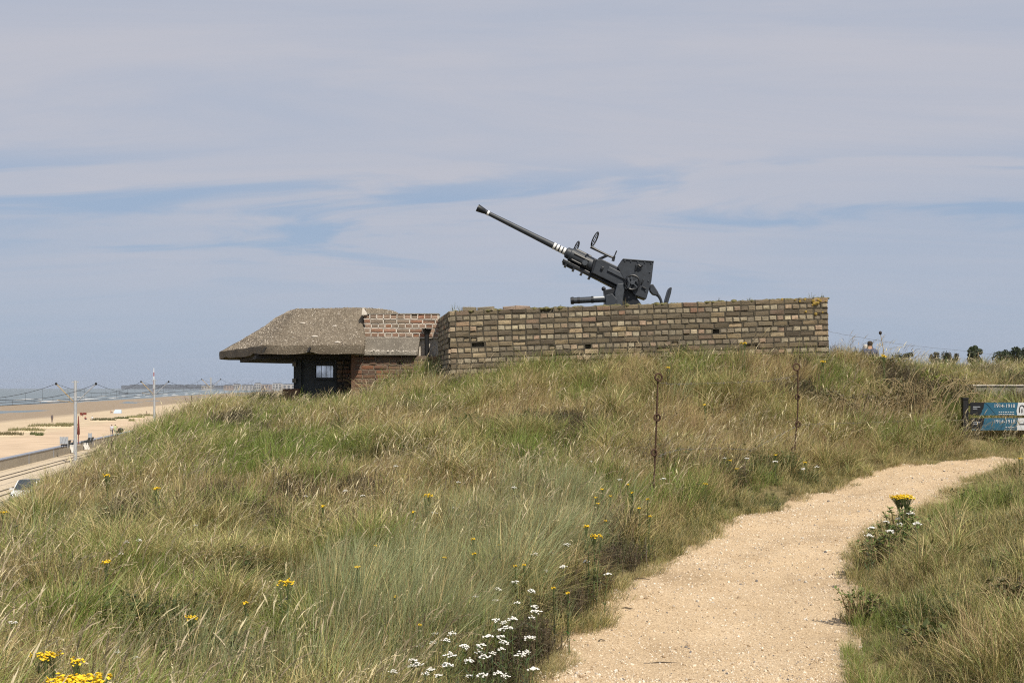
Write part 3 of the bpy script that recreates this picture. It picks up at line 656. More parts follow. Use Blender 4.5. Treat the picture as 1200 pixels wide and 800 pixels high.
ROOFQ = []
def build_bunker():
    base = Vector((-2.6, 20.6, gz(-2.6, 20.6) - .15))
    root = empty('bunker', base, 'low concrete and brick observation bunker with sloping pebbly roof', 'bunker')
    # --- roof: loft from the eaves outline to the plateau outline
    O = [(-2.34, 20.22), (-3.2, 20.28), (-3.98, 20.5), (-4.45, 21.6), (-5.05, 23.0), (-5.62, 24.4), (-4.6, 25.4), (-3.2, 25.5), (-1.8, 25.5), (-1.2, 25.0), (-1.2, 23.5), (-1.25, 21.5), (-1.7, 20.95), (-2.37, 20.72)]
    I = [(-2.5, 21.35), (-3.0, 21.45), (-3.55, 21.62), (-3.72, 22.2), (-3.9, 22.9), (-4.05, 23.6), (-3.7, 24.2), (-3.1, 24.3), (-2.5, 24.3), (-2.2, 24.0), (-2.15, 23.2), (-2.2, 22.2), (-2.3, 21.6), (-2.42, 21.45)]
    def smooth_poly(P, n=78, it=2):
        P = np.array(P + [P[0]]); d = np.r_[0, np.cumsum(np.linalg.norm(np.diff(P, axis=0), axis=1))]
        u = np.concatenate([np.linspace(i, i + 1, 6, endpoint=False) for i in range(len(P) - 1)])
        Q = np.c_[np.interp(u, range(len(P)), P[:, 0]), np.interp(u, range(len(P)), P[:, 1])]
        for _ in range(it): Q = (np.roll(Q, 1, 0) + 2 * Q + np.roll(Q, -1, 0)) / 4
        return Q
    Oq, Iq = smooth_poly(O, it=1), smooth_poly(I, it=4); n = len(Oq)
    ft, fbz, zt = .672, .535, 1.325
    rings = []
    prof = [(0.0, fbz), (0.0, fbz + .03), (-.004, ft - .05), (0.0, ft)] + [(u, ft + (zt - ft) * (1 - (1 - u) ** 1.5 if u < 1 else 1)) for u in (.1, .2, .3, .4, .5, .6, .7, .78, .86, .93, 1.0)]
    # nearly straight slope with a rounded shoulder
    def ht(u): 
        lin = u * 1.13; s = 1 - abs(1 - min(lin, 1)); k = .30
        h = lin if lin < 1 - k else (1 - k + k * math.sin(min((lin - (1 - k)) / k, 1) * math.pi / 2)) if lin < 1 else 1.0
        return min(h, 1)
    prof = prof[:4] + [(u, ft + (zt - ft) * ht(u)) for u in (.06, .13, .2, .28, .36, .44, .52, .6, .68, .75, .82, .88, .94, 1.0)]
    V = []; rr = random.Random(5)
    for u, z in prof:
        Q = Oq * (1 - u) + Iq * u
        for i, q in enumerate(Q):
            nz = (float(fbm(np.array([q[0] * 3.1]), np.array([q[1] * 3.1 + u * 9]))[0]) - .5)
            edge = (float(fbm(np.array([i * .45]), np.array([3.3]))[0]) - .5) * .05 if u < .02 else 0
            if u < .02 and z < fbz + .05 and rr.random() < .05: edge += .03
            V.append((q[0], q[1], E + z + nz * .035 + edge * (1 if z < fbz + .05 else .35)))
    Fq = []
    for k in range(len(prof) - 1):
        for i in range(n): Fq.append((k * n + i, k * n + (i + 1) % n, (k + 1) * n + (i + 1) % n, (k + 1) * n + i))
    m = MB(); m.add(V, Fq); m.f.append(tuple((len(prof) - 1) * n + i for i in range(n))); m.m.append(0); m.f.append(tuple(range(n))[::-1]); m.m.append(0)
    roof = m.build('roof', M['roof'], root, True)
    # pale mortar patches on the slope
    def roof_pt(px, py):
        best = None
        for q in V[3 * n:]:
            p = Vector(q); x = 600 + F * p.x / p.y; y = HOR - F * (p.z - E) / p.y
            d = (x - px) ** 2 + (y - py) ** 2
            if p.y < 22 and (best is None or d < best[0]): best = (d, p)
        return best[1]
    for px, py, w in ((356, 379, .045), (396, 383, .04), (372, 397.5, .055), (398, 402.5, .05), (343, 395, .02), (326, 384, .022)):
        p = roof_pt(px, py); b = MB(); b.ball(p + Vector((0, -.005, .0)), w, .6, .35, 9, 5); b.build('mortar_patch', M['mortar_w'], roof, True)
    for px in (309, 361):
        X = XP(px, 20.33); b = MB(); b.bar((X, 20.25, E + .56), (X + .05, 20.25, E + .64), .05, .03); b.build('edge_crack', M['dark'], roof)
    ROOFQ.extend([(V[3 * n + k * n + i], V[3 * n + k * n + (i + 1) % n], V[3 * n + (k + 1) * n + (i + 1) % n], V[3 * n + (k + 1) * n + i]) for k in range(12) for i in range(n)]); ROOFQ.append(roof)
    # beam under the roof
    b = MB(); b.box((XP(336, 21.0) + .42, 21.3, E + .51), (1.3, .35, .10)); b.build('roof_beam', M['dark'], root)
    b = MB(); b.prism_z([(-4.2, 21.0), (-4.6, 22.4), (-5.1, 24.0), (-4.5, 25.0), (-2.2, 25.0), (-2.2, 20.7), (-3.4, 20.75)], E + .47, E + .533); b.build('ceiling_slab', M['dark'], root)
    # --- brick parapet with white joints
    PY = 20.52; PYB = 20.74; x0 = XP(426.3, PYB); x1 = XP(514.3, PYB); zt_ = E + 1.184; pit_ = .0739
    par = MB(); par.box(((x0 + x1) / 2, PYB + .21, zt_ - .39), (x1 - x0, .28, .76)); parapet = par.build('parapet', M['mortar_w'], root)
    rest, mort = brick_face(parapet, base + Vector(parapet.location), Vector((x0, PYB, zt_)), (1, 0, -.006), (0, -1, 0), x1 - x0, 5, pit_, .213, .1105, .060, (M['brick_r'], M['brick_r']), 21, 'h', joint=.004)
    mort.build('white_joints', M['mortar_w'], parapet)
    b = MB(); b.add([(x0 - .02, PYB - .03, E + 1.29), (x0 + .06, PYB - .03, E + 1.175), (x0 - .03, PYB - .03, E + 1.175), (x0 - .02, PYB + .2, E + 1.29), (x0 + .06, PYB + .2, E + 1.175), (x0 - .03, PYB + .2, E + 1.175)], [(0, 2, 1), (3, 4, 5), (0, 1, 4, 3), (1, 2, 5, 4), (0, 3, 5, 2)]); b.build('mortar_fillet', M['mortar_w'], parapet)
    b = MB(); b.prism_z([(x0 - .02, PYB + .0), (x1, PYB + .0), (x1, PYB + .4), (x0 - .02, PYB + .4)], zt_ + .002, zt_ + .018); b.build('coping', M['concrete'], parapet)
    # --- concrete band and ledge
    zb1 = zt_ - 5 * pit_; zb0 = E + .56; xe = XP(489, PY)
    b = MB(); b.add([(x0 - .06, PY, zb0 - .05), (xe, PY, zb0 - .05), (xe + .03, PYB - .02, zb1 - .006), (x0 - .06, PYB - .02, zb1 - .006), (x0 - .06, PYB + .1, zb0 - .05), (xe, PYB + .1, zb0 - .05), (xe + .03, PYB + .1, zb1 - .006), (x0 - .06, PYB + .1, zb1 - .006)], [(0, 1, 2, 3), (4, 7, 6, 5), (0, 4, 5, 1), (3, 2, 6, 7), (1, 5, 6, 2), (0, 3, 7, 4)]); bevel(b.build('concrete_apron', M['apron'], root), .012)
    b = MB(); b.prism([(x0 - .12, zb0 + .012), (x0 - .12, zb0 - .05), (xe - .01, zb0 - .05), (xe - .01, zb0 + .012)], PY - .07, PY + .04); lg = bevel(b.build('ledge', M['concrete'], root), .012)
    b = MB()
    for i in range(60):
        b.ball((random.uniform(x0, xe), PY - .02 - random.uniform(0, .05), zb0 + .014 + abs(random.gauss(0, .012))), random.uniform(.008, .022), 1, .6, 6, 4)
    b.build('mortar_crumbs', M['mortar_w'], lg, True)['kind'] = 'stuff'
    # --- lower dark red brickwork
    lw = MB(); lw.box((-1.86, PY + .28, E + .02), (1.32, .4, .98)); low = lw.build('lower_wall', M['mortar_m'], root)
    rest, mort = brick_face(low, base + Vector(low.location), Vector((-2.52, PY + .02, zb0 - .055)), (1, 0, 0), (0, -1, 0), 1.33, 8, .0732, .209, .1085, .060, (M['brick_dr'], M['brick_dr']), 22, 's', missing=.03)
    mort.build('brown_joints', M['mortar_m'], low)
    # --- dark observation room under the roof
    FY = 21.25; X = lambda px, Y=FY: XP(px, Y); Z = lambda py, Y=FY: E - (py - HOR) / F * Y
    fr = MB()
    zt2, zb2 = E + .47, E - .75; w0, w1, h0, h1 = X(369.5), X(390.5), Z(428.5), Z(442.2)
    xa, xb = X(346.5), X(398)
    for q in ((xa, w0, zb2, zt2), (w1, xb, zb2, zt2), (w0, w1, zb2, h1), (w0, w1, h0, zt2)):
        fr.prism([(q[0], q[2]), (q[1], q[2]), (q[1], q[3]), (q[0], q[3])], FY, FY + .12)
    room = fr.build('front_panel', M['frame'], root)
    b = MB()
    for (p, q, r_, s) in ((w0 - .035, w1 + .035, h0, h0 + .035), (w0 - .035, w1 + .035, h1 - .035, h1), (w0 - .035, w0, h1, h0), (w1, w1 + .035, h1, h0)):
        b.prism([(p, r_), (q, r_), (q, s), (p, s)], FY - .03, FY + .02)
    wf = b.build('window_frame', M['frame'], root)
    xs = [w0, X(376.2), X(387 - .2) - .14, X(387.3), w1]
    for i, (p, q) in enumerate(zip((w0, X(376.3), X(381.8), X(387.3)), (X(376.0), X(381.4), X(387.0), w1))):
        g = MB(); g.prism([(p, h1), (q, h1), (q, h0), (p, h0)], FY + .05, FY + .056); g.build('pane', M['glass'], wf)
    for p in (376.15, 381.6, 387.15):
        g = MB(); g.prism([(X(p) - .003, h1), (X(p) + .003, h1), (X(p) + .003, h0), (X(p) - .003, h0)], FY + .045, FY + .065); g.build('glazing_bar', M['frame'], wf)
    for px in (352, 394.5):
        g = MB(); g.box((X(px), FY - .02, E - .1), (.045, .05, 1.1)); g.build('upright', M['frame'], root)
    # left column, sill block, side and back walls
    g = MB(); g.box((X(347), FY + .3, E - .15), (.10, .5, 1.25)); g.build('corner_post', M['frame'], root)
    for py in (426.5, 446):
        g = MB(); g.box((X(345.2), FY - .03, Z(py)), (.06, .05, .07)); g.build('bracket', M['concrete'], root)
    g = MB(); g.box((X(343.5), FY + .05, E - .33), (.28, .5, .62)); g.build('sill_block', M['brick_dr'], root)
    g = MB(); g.box((X(398) + .28, FY + .05, E - .1), (.66, .2, 1.12)); rw = g.build('recess_wall', M['dark'], root)  # recess shade is carried by the wall's near-black colour
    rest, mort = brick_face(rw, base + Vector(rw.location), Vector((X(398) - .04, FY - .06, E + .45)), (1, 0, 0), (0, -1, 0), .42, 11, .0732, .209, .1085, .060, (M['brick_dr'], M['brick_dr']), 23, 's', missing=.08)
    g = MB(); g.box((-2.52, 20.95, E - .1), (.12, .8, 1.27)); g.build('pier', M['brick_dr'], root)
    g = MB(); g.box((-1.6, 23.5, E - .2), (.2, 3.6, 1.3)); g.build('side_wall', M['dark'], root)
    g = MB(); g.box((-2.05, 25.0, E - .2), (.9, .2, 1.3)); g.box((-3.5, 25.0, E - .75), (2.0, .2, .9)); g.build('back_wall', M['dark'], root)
    # black downpipe with hopper
    dp = empty('downpipe', (XP(500.5, PYB), PYB - .06, E + .2), 'black rainwater downpipe with flared hopper beside the red parapet', 'downpipe')
    xx = XP(500.5, PYB); PQ = PYB - .05
    g = MB(); g.tube([(xx, PQ, E - .1), (xx, PQ, E + .88)], .036, 10); g.build('pipe', M['black'], dp, True)
    g = MB(); g.tube([(xx, PQ, E + .86), (xx, PQ, E + .89), (xx, PQ, E + .95)], [.036, .045, .085], 10); g.build('hopper', M['black'], dp, True)
build_bunker()

# ------------------------------------------------------------------ anti-aircraft gun
def build_gun():
    Y0 = 20.2; k = Y0 / F
    P = lambda px, py, dy=0.0: Vector((XP(px, Y0), Y0 + dy, E - (py - HOR) / F * Y0))
    zf = gz(P(735, 358).x, Y0)
    root = empty('anti_aircraft_gun', (P(735, 358).x, Y0, zf), 'dark grey anti aircraft gun raised above the brick pit wall', 'gun')
    a0 = P(664, 295.6); mz = P(559.5, 243.5); ax = (mz - a0).normalized(); up = Vector((-ax.z, 0, ax.x)); 
    if up.z < 0: up = -up
    L = (mz - a0).length
    pt = lambda s, v=0.0, dy=0.0: a0 + ax * s + up * v + Vector((0, dy, 0))
    b = MB(); b.tube([pt(-.1), pt(.25), pt(.6), pt(1.0), pt(L - .17)], [.052, .050, .044, .040, .034], 18); barrel = b.build('barrel', M['gun'], root, True)
    b = MB(); b.tube([pt(L - .17), pt(L - .13), pt(L - .125), pt(L - .01), pt(L), pt(L - .002), pt(L - .06)], [.036, .038, .042, .060, .060, .045, .038], 18); b.build('flash_hider', M['gun_dark'], barrel, True)
    for s0, s1 in ((L - .205, L - .175), (.025, .060), (.083, .118), (.141, .176), (.199, .234)):
        r_ = .0545 if s0 < 1 else .040
        b = MB(); b.tube([pt(s0), pt(s1)], r_, 18); b.build('white_band', M['white'], barrel, True)
    # recoil jacket with cooling slots
    b = MB(); b.tube([pt(.02), pt(.0), pt(-.06), pt(-.07), pt(-.50), pt(-.54)], [.055, .086, .092, .112, .117, .117], 22); jk = b.build('recoil_jacket', M['gun'], root, True)
    for ang, s in ((.25, -.25), (1.3, -.25), (-.8, -.25)):
        v = .105 * math.sin(ang); dy = -.105 * math.cos(ang)
        b = MB(); b.tube([pt(s + .13, v, dy), pt(s - .13, v, dy)], .024, 8); b.build('slot', M['gun_dark'], jk, True)
    b = MB(); b.tube([pt(-.33, -.03, -.13), pt(-.33, -.03, -.09)], .045, 10); b.build('clamp', M['gun_light'], jk, True)
    b = MB(); b.bar(pt(.0, -.145), pt(-.62, -.150), .14, .06, up); b.bar(pt(-.02, -.185), pt(-.22, -.185), .10, .035, up); bevel(b.build('cradle_front', M['gun_dark'], root), .012)
    b = MB()
    for s in (-.06, -.2, -.34, -.48): b.bar(pt(s, -.20), pt(s - .035, -.20), .16, .05, up)
    b.build('cradle_clips', M['gun_dark'], root)
    # breech casing
    def plate(pts, d0, d1, name, mat, par=root, bw=.012):
        q = MB(); q.prism([(P(x, y).x, P(x, y).z) for x, y in pts], Y0 + d0, Y0 + d1); return bevel(q.build(name, mat, par), bw)
    casing = plate([(698.5, 305), (704, 304.5), (727, 315.5), (744, 326), (738, 343), (722, 335), (693.5, 321)], -.17, .17, 'breech_casing', M['gun'])
    plate([(713, 313.5), (733, 323.5), (730.5, 328.5), (710.5, 318.5)], -.195, -.165, 'side_panel', M['gun_light'], casing, .006)
    plate([(704, 313), (707, 314.5), (705.5, 318), (702.5, 316.5)], -.20, -.165, 'catch', M['gun_dark'], casing, .006)
    plate([(714, 308.5), (718.5, 310.5), (717.5, 313), (713, 311)], -.06, .06, 'hatch', M['gun_dark'], casing, .006)
    b = MB(); b.bar(P(697, 304.5), P(693.5, 321.5), .30, .045, Vector((1, 0, 0))); bevel(b.build('casing_collar', M['gun_dark'], casing), .01)
    b = MB(); b.bar(P(694, 323), P(724, 338.5), .20, .05); bevel(b.build('cradle_rear', M['gun_dark'], casing), .01)
    # tall loader guard plate
    gp = plate([(728.7, 304.6), (764.6, 307.4), (761.8, 331), (755.8, 351.5), (741.5, 346.5), (732, 332), (722.3, 314)], -.20, .16, 'loader_guard', M['gun'], root, .01)
    plate([(728.7, 304.4), (764.8, 307.2), (764.6, 308.4), (728.3, 305.8)], -.215, .18, 'guard_rim', M['gun_light'], gp, .004)
    for q in ([(743.5, 311.5), (745, 311.5), (744, 318.5), (742.7, 318.5)], [(751.5, 328.5), (753.5, 329), (751.5, 333.5), (749.8, 333)], [(751, 336.5), (756, 339), (755, 340.5), (750.5, 338)]):
        plate(q, -.225, -.195, 'guard_lug', M['gun_dark'], gp, .003)
    b = MB(); b.tube([P(746, 312, -.24), P(748.5, 314, -.24), P(751, 312.5, -.24)], .02, 8); b.build('guard_handle', M['gun_dark'], gp, True)
    for q in ((731, 307), (738, 307.6), (746, 308.2), (754, 308.8), (761.5, 309.6), (760, 320), (758.5, 330), (755, 342)):
        b = MB(); b.tube([P(q[0], q[1], -.215), P(q[0], q[1], -.195)], .012, 6); b.build('bolt', M['gun_light'], gp)
    # elevating gear: ring, spokes, hub
    c = P(739.3, 332.5, -.26)
    ring = [c + Vector((math.cos(t) * .112, 0, math.sin(t) * .112)) for t in np.linspace(0, 2 * math.pi, 25)]
    b = MB(); b.tube(ring, .017, 8, False); gear = b.build('elevating_wheel', M['gun_dark'], root, True)
    b = MB(); b.tube([c + Vector((0, -.04, 0)), c + Vector((0, .1, 0))], .035, 12); b.build('hub', M['gun_light'], gear, True)
    for t in (.5, 1.75, 3.0, 4.3, 5.5):
        b = MB(); b.bar(c, c + Vector((math.cos(t) * .11, 0, math.sin(t) * .11)), .02); b.build('spoke', M['gun_light'], gear)
    b = MB(); b.tube([P(733.5, 327.5, -.30), P(735.5, 333, -.30), P(734, 339, -.28)], .02, 8); b.build('crank', M['gun_light'], root, True)
    # trunnion stand, mount and base
    plate([(722, 334), (729, 333), (731, 338), (729.5, 345), (727.5, 362), (720.5, 362), (719, 345)], -.24, -.14, 'trunnion_stand', M['gun_light'])
    plate([(722, 334), (729, 333), (731, 338), (729.5, 345), (727.5, 362), (720.5, 362), (719, 345)], .14, .24, 'trunnion_stand', M['gun'])
    plate([(711, 345), (719.5, 340), (733, 338), (742, 345), (752, 359), (752, 366), (708, 366), (708, 350)], -.15, .16, 'mount_body', M['gun_dark'])
    plate([(708.5, 347), (716, 345), (722, 352), (722, 362), (708, 362)], -.25, -.1, 'gearbox', M['gun'])
    plate([(707, 340.5), (719.5, 338), (718, 347), (708, 349)], -.14, .1, 'sight_gearbox', M['gun_dark'])
    b = MB(); b.ball(P(706.8, 339, -.1), .035, 1, 1); b.build('knob', M['gun_dark'], root, True)
    b = MB(); b.tube([(P(730, 0).x, Y0, zf + .0), (P(730, 0).x, Y0, zf + .12), (P(730, 0).x, Y0, zf + .15), (P(730, 0).x, Y0, P(0, 362).z)], [.62, .60, .36, .30], 24); b.build('pedestal', M['gun'], root, True)
    # horizontal tube to the left
    b = MB(); b.tube([P(668, 353.3, -.18), P(671.5, 353.1, -.18), P(671.6, 353.1, -.18), P(722, 350.6, -.18)], [.054, .054, .048, .050], 16); tb = b.build('side_tube', M['gun'], root, True)
    for px, r_ in ((669, .058), (692, .055), (676, .0515)):
        b = MB(); b.tube([P(px, 353.2 - (px - 668) * .05, -.18), P(px + 2.6, 353.1 - (px - 668) * .05, -.18)], r_, 16); b.build('tube_collar', M['gun_dark'], tb, True)
    b = MB(); b.tube([P(694.5, 350.2, -.20), P(707, 349.6, -.20)], .024, 8); b.build('pale_strip', M['steel'], tb, True)  # pale steel strip along the upper front of the tube
    # sights
    b = MB(); b.tube([P(698, 308.5, -.1), P(702, 304.5, -.14), P(708.5, 301.5, -.16), P(711, 300.3, -.16)], .022, 8); st = b.build('sight_bracket', M['gun_dark'], root, True)
    b = MB(); b.tube([P(691.5, 290.4, -.16), P(699, 294.5, -.16), P(711, 300.3, -.16), P(717.5, 303.2, -.16)], [.026, .019, .019, .016], 8); sb = b.build('sight_bar', M['gun_dark'], root, True)
    def ring_sight(base, tip, dy, wdt):
        A = P(*base, dy); B = P(*tip, dy); c = (A + B) / 2; h = (B - A) / 2; side = Vector((h.z, 0, -h.x)).normalized()
        loop = [c + h * math.sin(t) + side * math.cos(t) * wdt * .38 + Vector((0, math.cos(t) * wdt * 1.7, 0)) for t in np.linspace(0, 2 * math.pi, 29)]
        q = MB(); q.tube(loop, .011, 6, False); s = q.build('ring_sight', M['gun_dark'], root, True)
        q = MB(); q.tube([A, B], .006, 5)
        for f in (-.3, .3): q.tube([c + h * f - side * wdt * .36 - Vector((0, wdt * 1.6, 0)), c + h * f + side * wdt * .36 + Vector((0, wdt * 1.6, 0))], .005, 5)
        q.build('cross_hair', M['gun_dark'], s); return s
    ring_sight((692.3, 289.5), (700.2, 273.8), -.16, .075); ring_sight((673.5, 294), (679.3, 281.3), .22, .065)
    b = MB(); b.bar(P(717.3, 307.2, -.16), P(718.7, 301.5, -.16), .02, .045); b.bar(P(718.6, 302.5, -.16), P(721.6, 295.3, -.16), .05, .018); b.build('rear_sight', M['gun_dark'], root)
    b = MB(); b.tube([P(676, 296, .2), P(690, 306, .2)], .02, 8); b.build('far_sight_bar', M['gun_dark'], root, True)
    # gunner's arm and seat
    plate([(760, 334.5), (764, 333.5), (770.5, 343.5), (769, 347), (764, 346), (760.5, 342)], -.16, -.02, 'seat_arm', M['gun'])
    b = MB(); b.tube([P(769, 345.3, -.1), P(771.5, 348, -.1), P(773.5, 352, -.1), P(774.8, 357.5, -.1), P(776, 361, -.1), P(779, 362, -.1)], [.03, .024, .022, .022, .02, .02], 8); b.build('seat_tube', M['gun'], root, True)
    plate([(777, 358.5), (778.8, 351), (781.8, 340.5), (783.5, 337.5), (785.4, 338.2), (784.2, 345), (781.5, 354), (780.3, 361), (777, 361)], -.24, .06, 'seat_back', M['gun'], root, .012)
    b = MB(); b.box(P(772, 362.5, -.09), (.30, .28, .05)); bevel(b.build('seat', M['gun'], root), .015)
build_gun()

# ------------------------------------------------------------------ grass and weeds
def blades(n, r0, h, hv, w, lean, curl, wind, cols, seg=4, rs=None):
    """n curved blades; returns verts, quads, colours. cols: list of (weight, base colour, tip colour)."""
    g = rs; ang = g.random(n) * 2 * np.pi; rad = r0 * np.sqrt(g.random(n)); bx, by = np.cos(ang) * rad, np.sin(ang) * rad
    H = h * (1 + hv * (g.random(n) * 2 - 1)); la = ang + g.normal(0, .9, n); ll = lean * np.abs(g.normal(1, .45, n))
    dx = np.cos(la) * ll + wind[0] * (.5 + g.random(n)); dy = np.sin(la) * ll + wind[1] * (.5 + g.random(n))
    tw = g.random(n) * np.pi; wx, wy = np.cos(tw) * w, np.sin(tw) * w
    wts = np.array([c[0] for c in cols], float); ci = g.choice(len(cols), n, p=wts / wts.sum())
    cb = np.array([c[1] for c in cols])[ci]; ctp = np.array([c[2] for c in cols])[ci]; br = (.75 + .5 * g.random(n))[:, None]
    V = []; C = []
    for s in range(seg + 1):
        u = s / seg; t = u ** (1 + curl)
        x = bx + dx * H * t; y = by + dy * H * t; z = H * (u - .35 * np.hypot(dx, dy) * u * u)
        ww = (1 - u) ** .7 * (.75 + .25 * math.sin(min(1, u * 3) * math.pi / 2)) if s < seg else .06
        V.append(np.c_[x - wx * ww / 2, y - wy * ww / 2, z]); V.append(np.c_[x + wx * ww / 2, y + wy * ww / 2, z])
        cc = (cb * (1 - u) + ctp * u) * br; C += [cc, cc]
    V = np.stack(V, 1).reshape(-1, 3); C = np.stack(C, 1).reshape(-1, 3); m = 2 * (seg + 1)
    b = (np.arange(n) * m)[:, None]; Fq = np.concatenate([b + np.array([2 * s, 2 * s + 1, 2 * s + 3, 2 * s + 2]) for s in range(seg)])
    return V, Fq, C
def seed_stems(n, r0, h, wind, rs, colr=(.60, .51, .33)):
    """thin straw stems that end in a slim nodding plume."""
    V = []; Fq = []; C = []; b = 0
    for i in range(n):
        a = rs.random() * 6.28; rr = r0 * rs.random(); H = h * (.7 + .5 * rs.random()); az = rs.normal(0, .7); th0 = abs(rs.normal(.12, .12)); bend = rs.uniform(.4, 1.7); N = 9
        p = np.array([math.cos(a) * rr, math.sin(a) * rr, 0.0]); pts = [p.copy()]
        for s in range(N):
            th = th0 + bend * ((s + 1) / N) ** 3; p = p + np.array([math.sin(th) * math.cos(az), math.sin(th) * math.sin(az), math.cos(th)]) * H / N; pts.append(p.copy())
        br = .7 + .5 * rs.random()
        for s in range(N + 1):
            u = s / N; hu = (u - .76) / .24; w = .0013 if hu <= 0 else .0008 + .0042 * math.sin(min(1, hu * .85 + .15) * math.pi)
            V += [pts[s] + (0, -w, 0), pts[s] + (0, w, 0)] if s % 2 else [pts[s] + (-w, 0, 0), pts[s] + (w, 0, 0)]; C += [np.array(colr) * br * (1.05 if u > .7 else .8)] * 2
        Fq += [(b + 2 * s, b + 2 * s + 1, b + 2 * s + 3, b + 2 * s + 2) for s in range(N)]; b += 2 * (N + 1)
        for q in range(14):
            f = (.76 + .24 * q / 14) * N; k = min(N - 1, int(f)); p = pts[k] * (1 - f + k) + pts[k + 1] * (f - k); d = pts[k + 1] - pts[k]; d = d / np.linalg.norm(d)
            e = p + d * .012 + rs.normal(0, .0035, 3); m_ = (p + e) / 2 + rs.normal(0, .0022, 3); w = .0018
            V += [p, m_ + (w, 0, w), e, m_ - (w, 0, w)]; C += [np.array(colr) * br * rs.uniform(.85, 1.2)] * 4; Fq.append((b, b + 1, b + 2, b + 3)); b += 4
    return np.array(V), np.array(Fq), np.array(C)
def herb(n, r0, h, rs, cols, lw=.02, ll=.05):
    V = []; Fq = []; C = []; b = 0
    for i in range(n):
        a = rs.random() * 6.28; rr = r0 * rs.random(); H = h * (.5 + .7 * rs.random()); base = np.array([math.cos(a) * rr, math.sin(a) * rr, 0]); d = np.array([rs.normal(0, .2), rs.normal(0, .2), 1.0])
        c = np.array(cols[rs.integers(len(cols))]) * (.75 + .5 * rs.random())
        tip = base + d * H; V += [base - (.002, 0, 0), base + (.002, 0, 0), tip + (.001, 0, 0), tip - (.001, 0, 0)]; C += [c * .9] * 4; Fq.append((b, b + 1, b + 2, b + 3)); b += 4
        for q in range(7):
            u = .15 + .85 * rs.random(); p = base + d * H * u; t = rs.random() * 6.28; L = ll * (1.15 - u * .6) * (.6 + .7 * rs.random()); o = np.array([math.cos(t), math.sin(t), .35 + rs.normal(0, .3)]); s = np.array([-math.sin(t), math.cos(t), 0]) * lw * (.6 + .6 * rs.random())
            V += [p, p + o * L * .5 + s * .5, p + o * L + (0, 0, -.2 * L), p + o * L * .5 - s * .5]; C += [c] * 4; Fq.append((b, b + 1, b + 2, b + 3)); b += 4
    return np.array(V), np.array(Fq), np.array(C)
def cat_(*ps):
    V = []; Fq = []; C = []; b = 0
    for v, f, c in ps: V.append(v); Fq.append(f + b); C.append(c); b += len(v)
    return np.concatenate(V), np.concatenate(Fq), np.concatenate(C)

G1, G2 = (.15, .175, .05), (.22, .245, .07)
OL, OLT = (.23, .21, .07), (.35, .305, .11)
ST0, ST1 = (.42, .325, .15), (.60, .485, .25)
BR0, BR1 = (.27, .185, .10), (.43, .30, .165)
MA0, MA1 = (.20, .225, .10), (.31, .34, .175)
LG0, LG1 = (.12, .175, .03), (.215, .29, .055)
proto = {}
def make_protos():
    def reg(kind, fn, nvar, mat):
        c = bpy.data.collections.new('proto_' + kind)
        for i in range(nvar):
            V, Fq, C = fn(np.random.default_rng(100 * len(proto) + i)); o = bpy.data.objects.new('%s_%02d' % (kind, i), np_mesh(kind, V, Fq, mat, C)); c.objects.link(o)
        proto[kind] = (c, nvar)
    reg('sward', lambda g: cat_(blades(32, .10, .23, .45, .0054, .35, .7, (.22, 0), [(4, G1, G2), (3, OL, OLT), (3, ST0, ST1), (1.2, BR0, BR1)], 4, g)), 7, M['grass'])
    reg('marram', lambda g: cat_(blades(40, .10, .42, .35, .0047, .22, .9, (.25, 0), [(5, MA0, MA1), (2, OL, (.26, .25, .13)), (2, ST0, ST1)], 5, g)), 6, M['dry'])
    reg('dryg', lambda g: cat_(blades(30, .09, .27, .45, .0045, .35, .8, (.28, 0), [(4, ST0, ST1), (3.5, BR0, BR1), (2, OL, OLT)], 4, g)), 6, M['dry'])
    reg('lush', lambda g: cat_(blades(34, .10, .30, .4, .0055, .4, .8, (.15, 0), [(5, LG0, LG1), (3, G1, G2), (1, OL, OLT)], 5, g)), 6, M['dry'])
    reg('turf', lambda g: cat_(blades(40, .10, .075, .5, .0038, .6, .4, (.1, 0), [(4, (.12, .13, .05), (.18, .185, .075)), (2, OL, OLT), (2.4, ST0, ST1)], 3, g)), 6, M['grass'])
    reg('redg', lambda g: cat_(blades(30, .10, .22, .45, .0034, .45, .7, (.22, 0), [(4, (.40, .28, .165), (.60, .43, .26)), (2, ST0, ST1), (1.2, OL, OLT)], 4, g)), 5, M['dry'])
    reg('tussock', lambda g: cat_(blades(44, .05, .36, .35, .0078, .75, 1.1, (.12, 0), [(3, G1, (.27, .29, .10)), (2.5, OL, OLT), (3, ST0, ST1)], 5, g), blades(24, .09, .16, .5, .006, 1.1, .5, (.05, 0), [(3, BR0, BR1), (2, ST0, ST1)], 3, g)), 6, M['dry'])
    reg('oat', lambda g: seed_stems(4, .07, .50, (.3, 0.0), g), 8, M['dry'])
    reg('herb', lambda g: cat_(herb(9, .10, .20, g, [(.085, .11, .035), (.12, .14, .05), (.15, .14, .06)]), blades(10, .1, .2, .4, .004, .4, .6, (.1, 0), [(1, G1, G2), (1, OL, OLT)], 3, g)), 6, M['leaf'])
    reg('heath', lambda g: cat_(herb(14, .12, .17, g, [(.085, .065, .045), (.12, .10, .055), (.09, .10, .04), (.15, .11, .07)], .009, .025)), 5, M['leaf'])
make_protos()
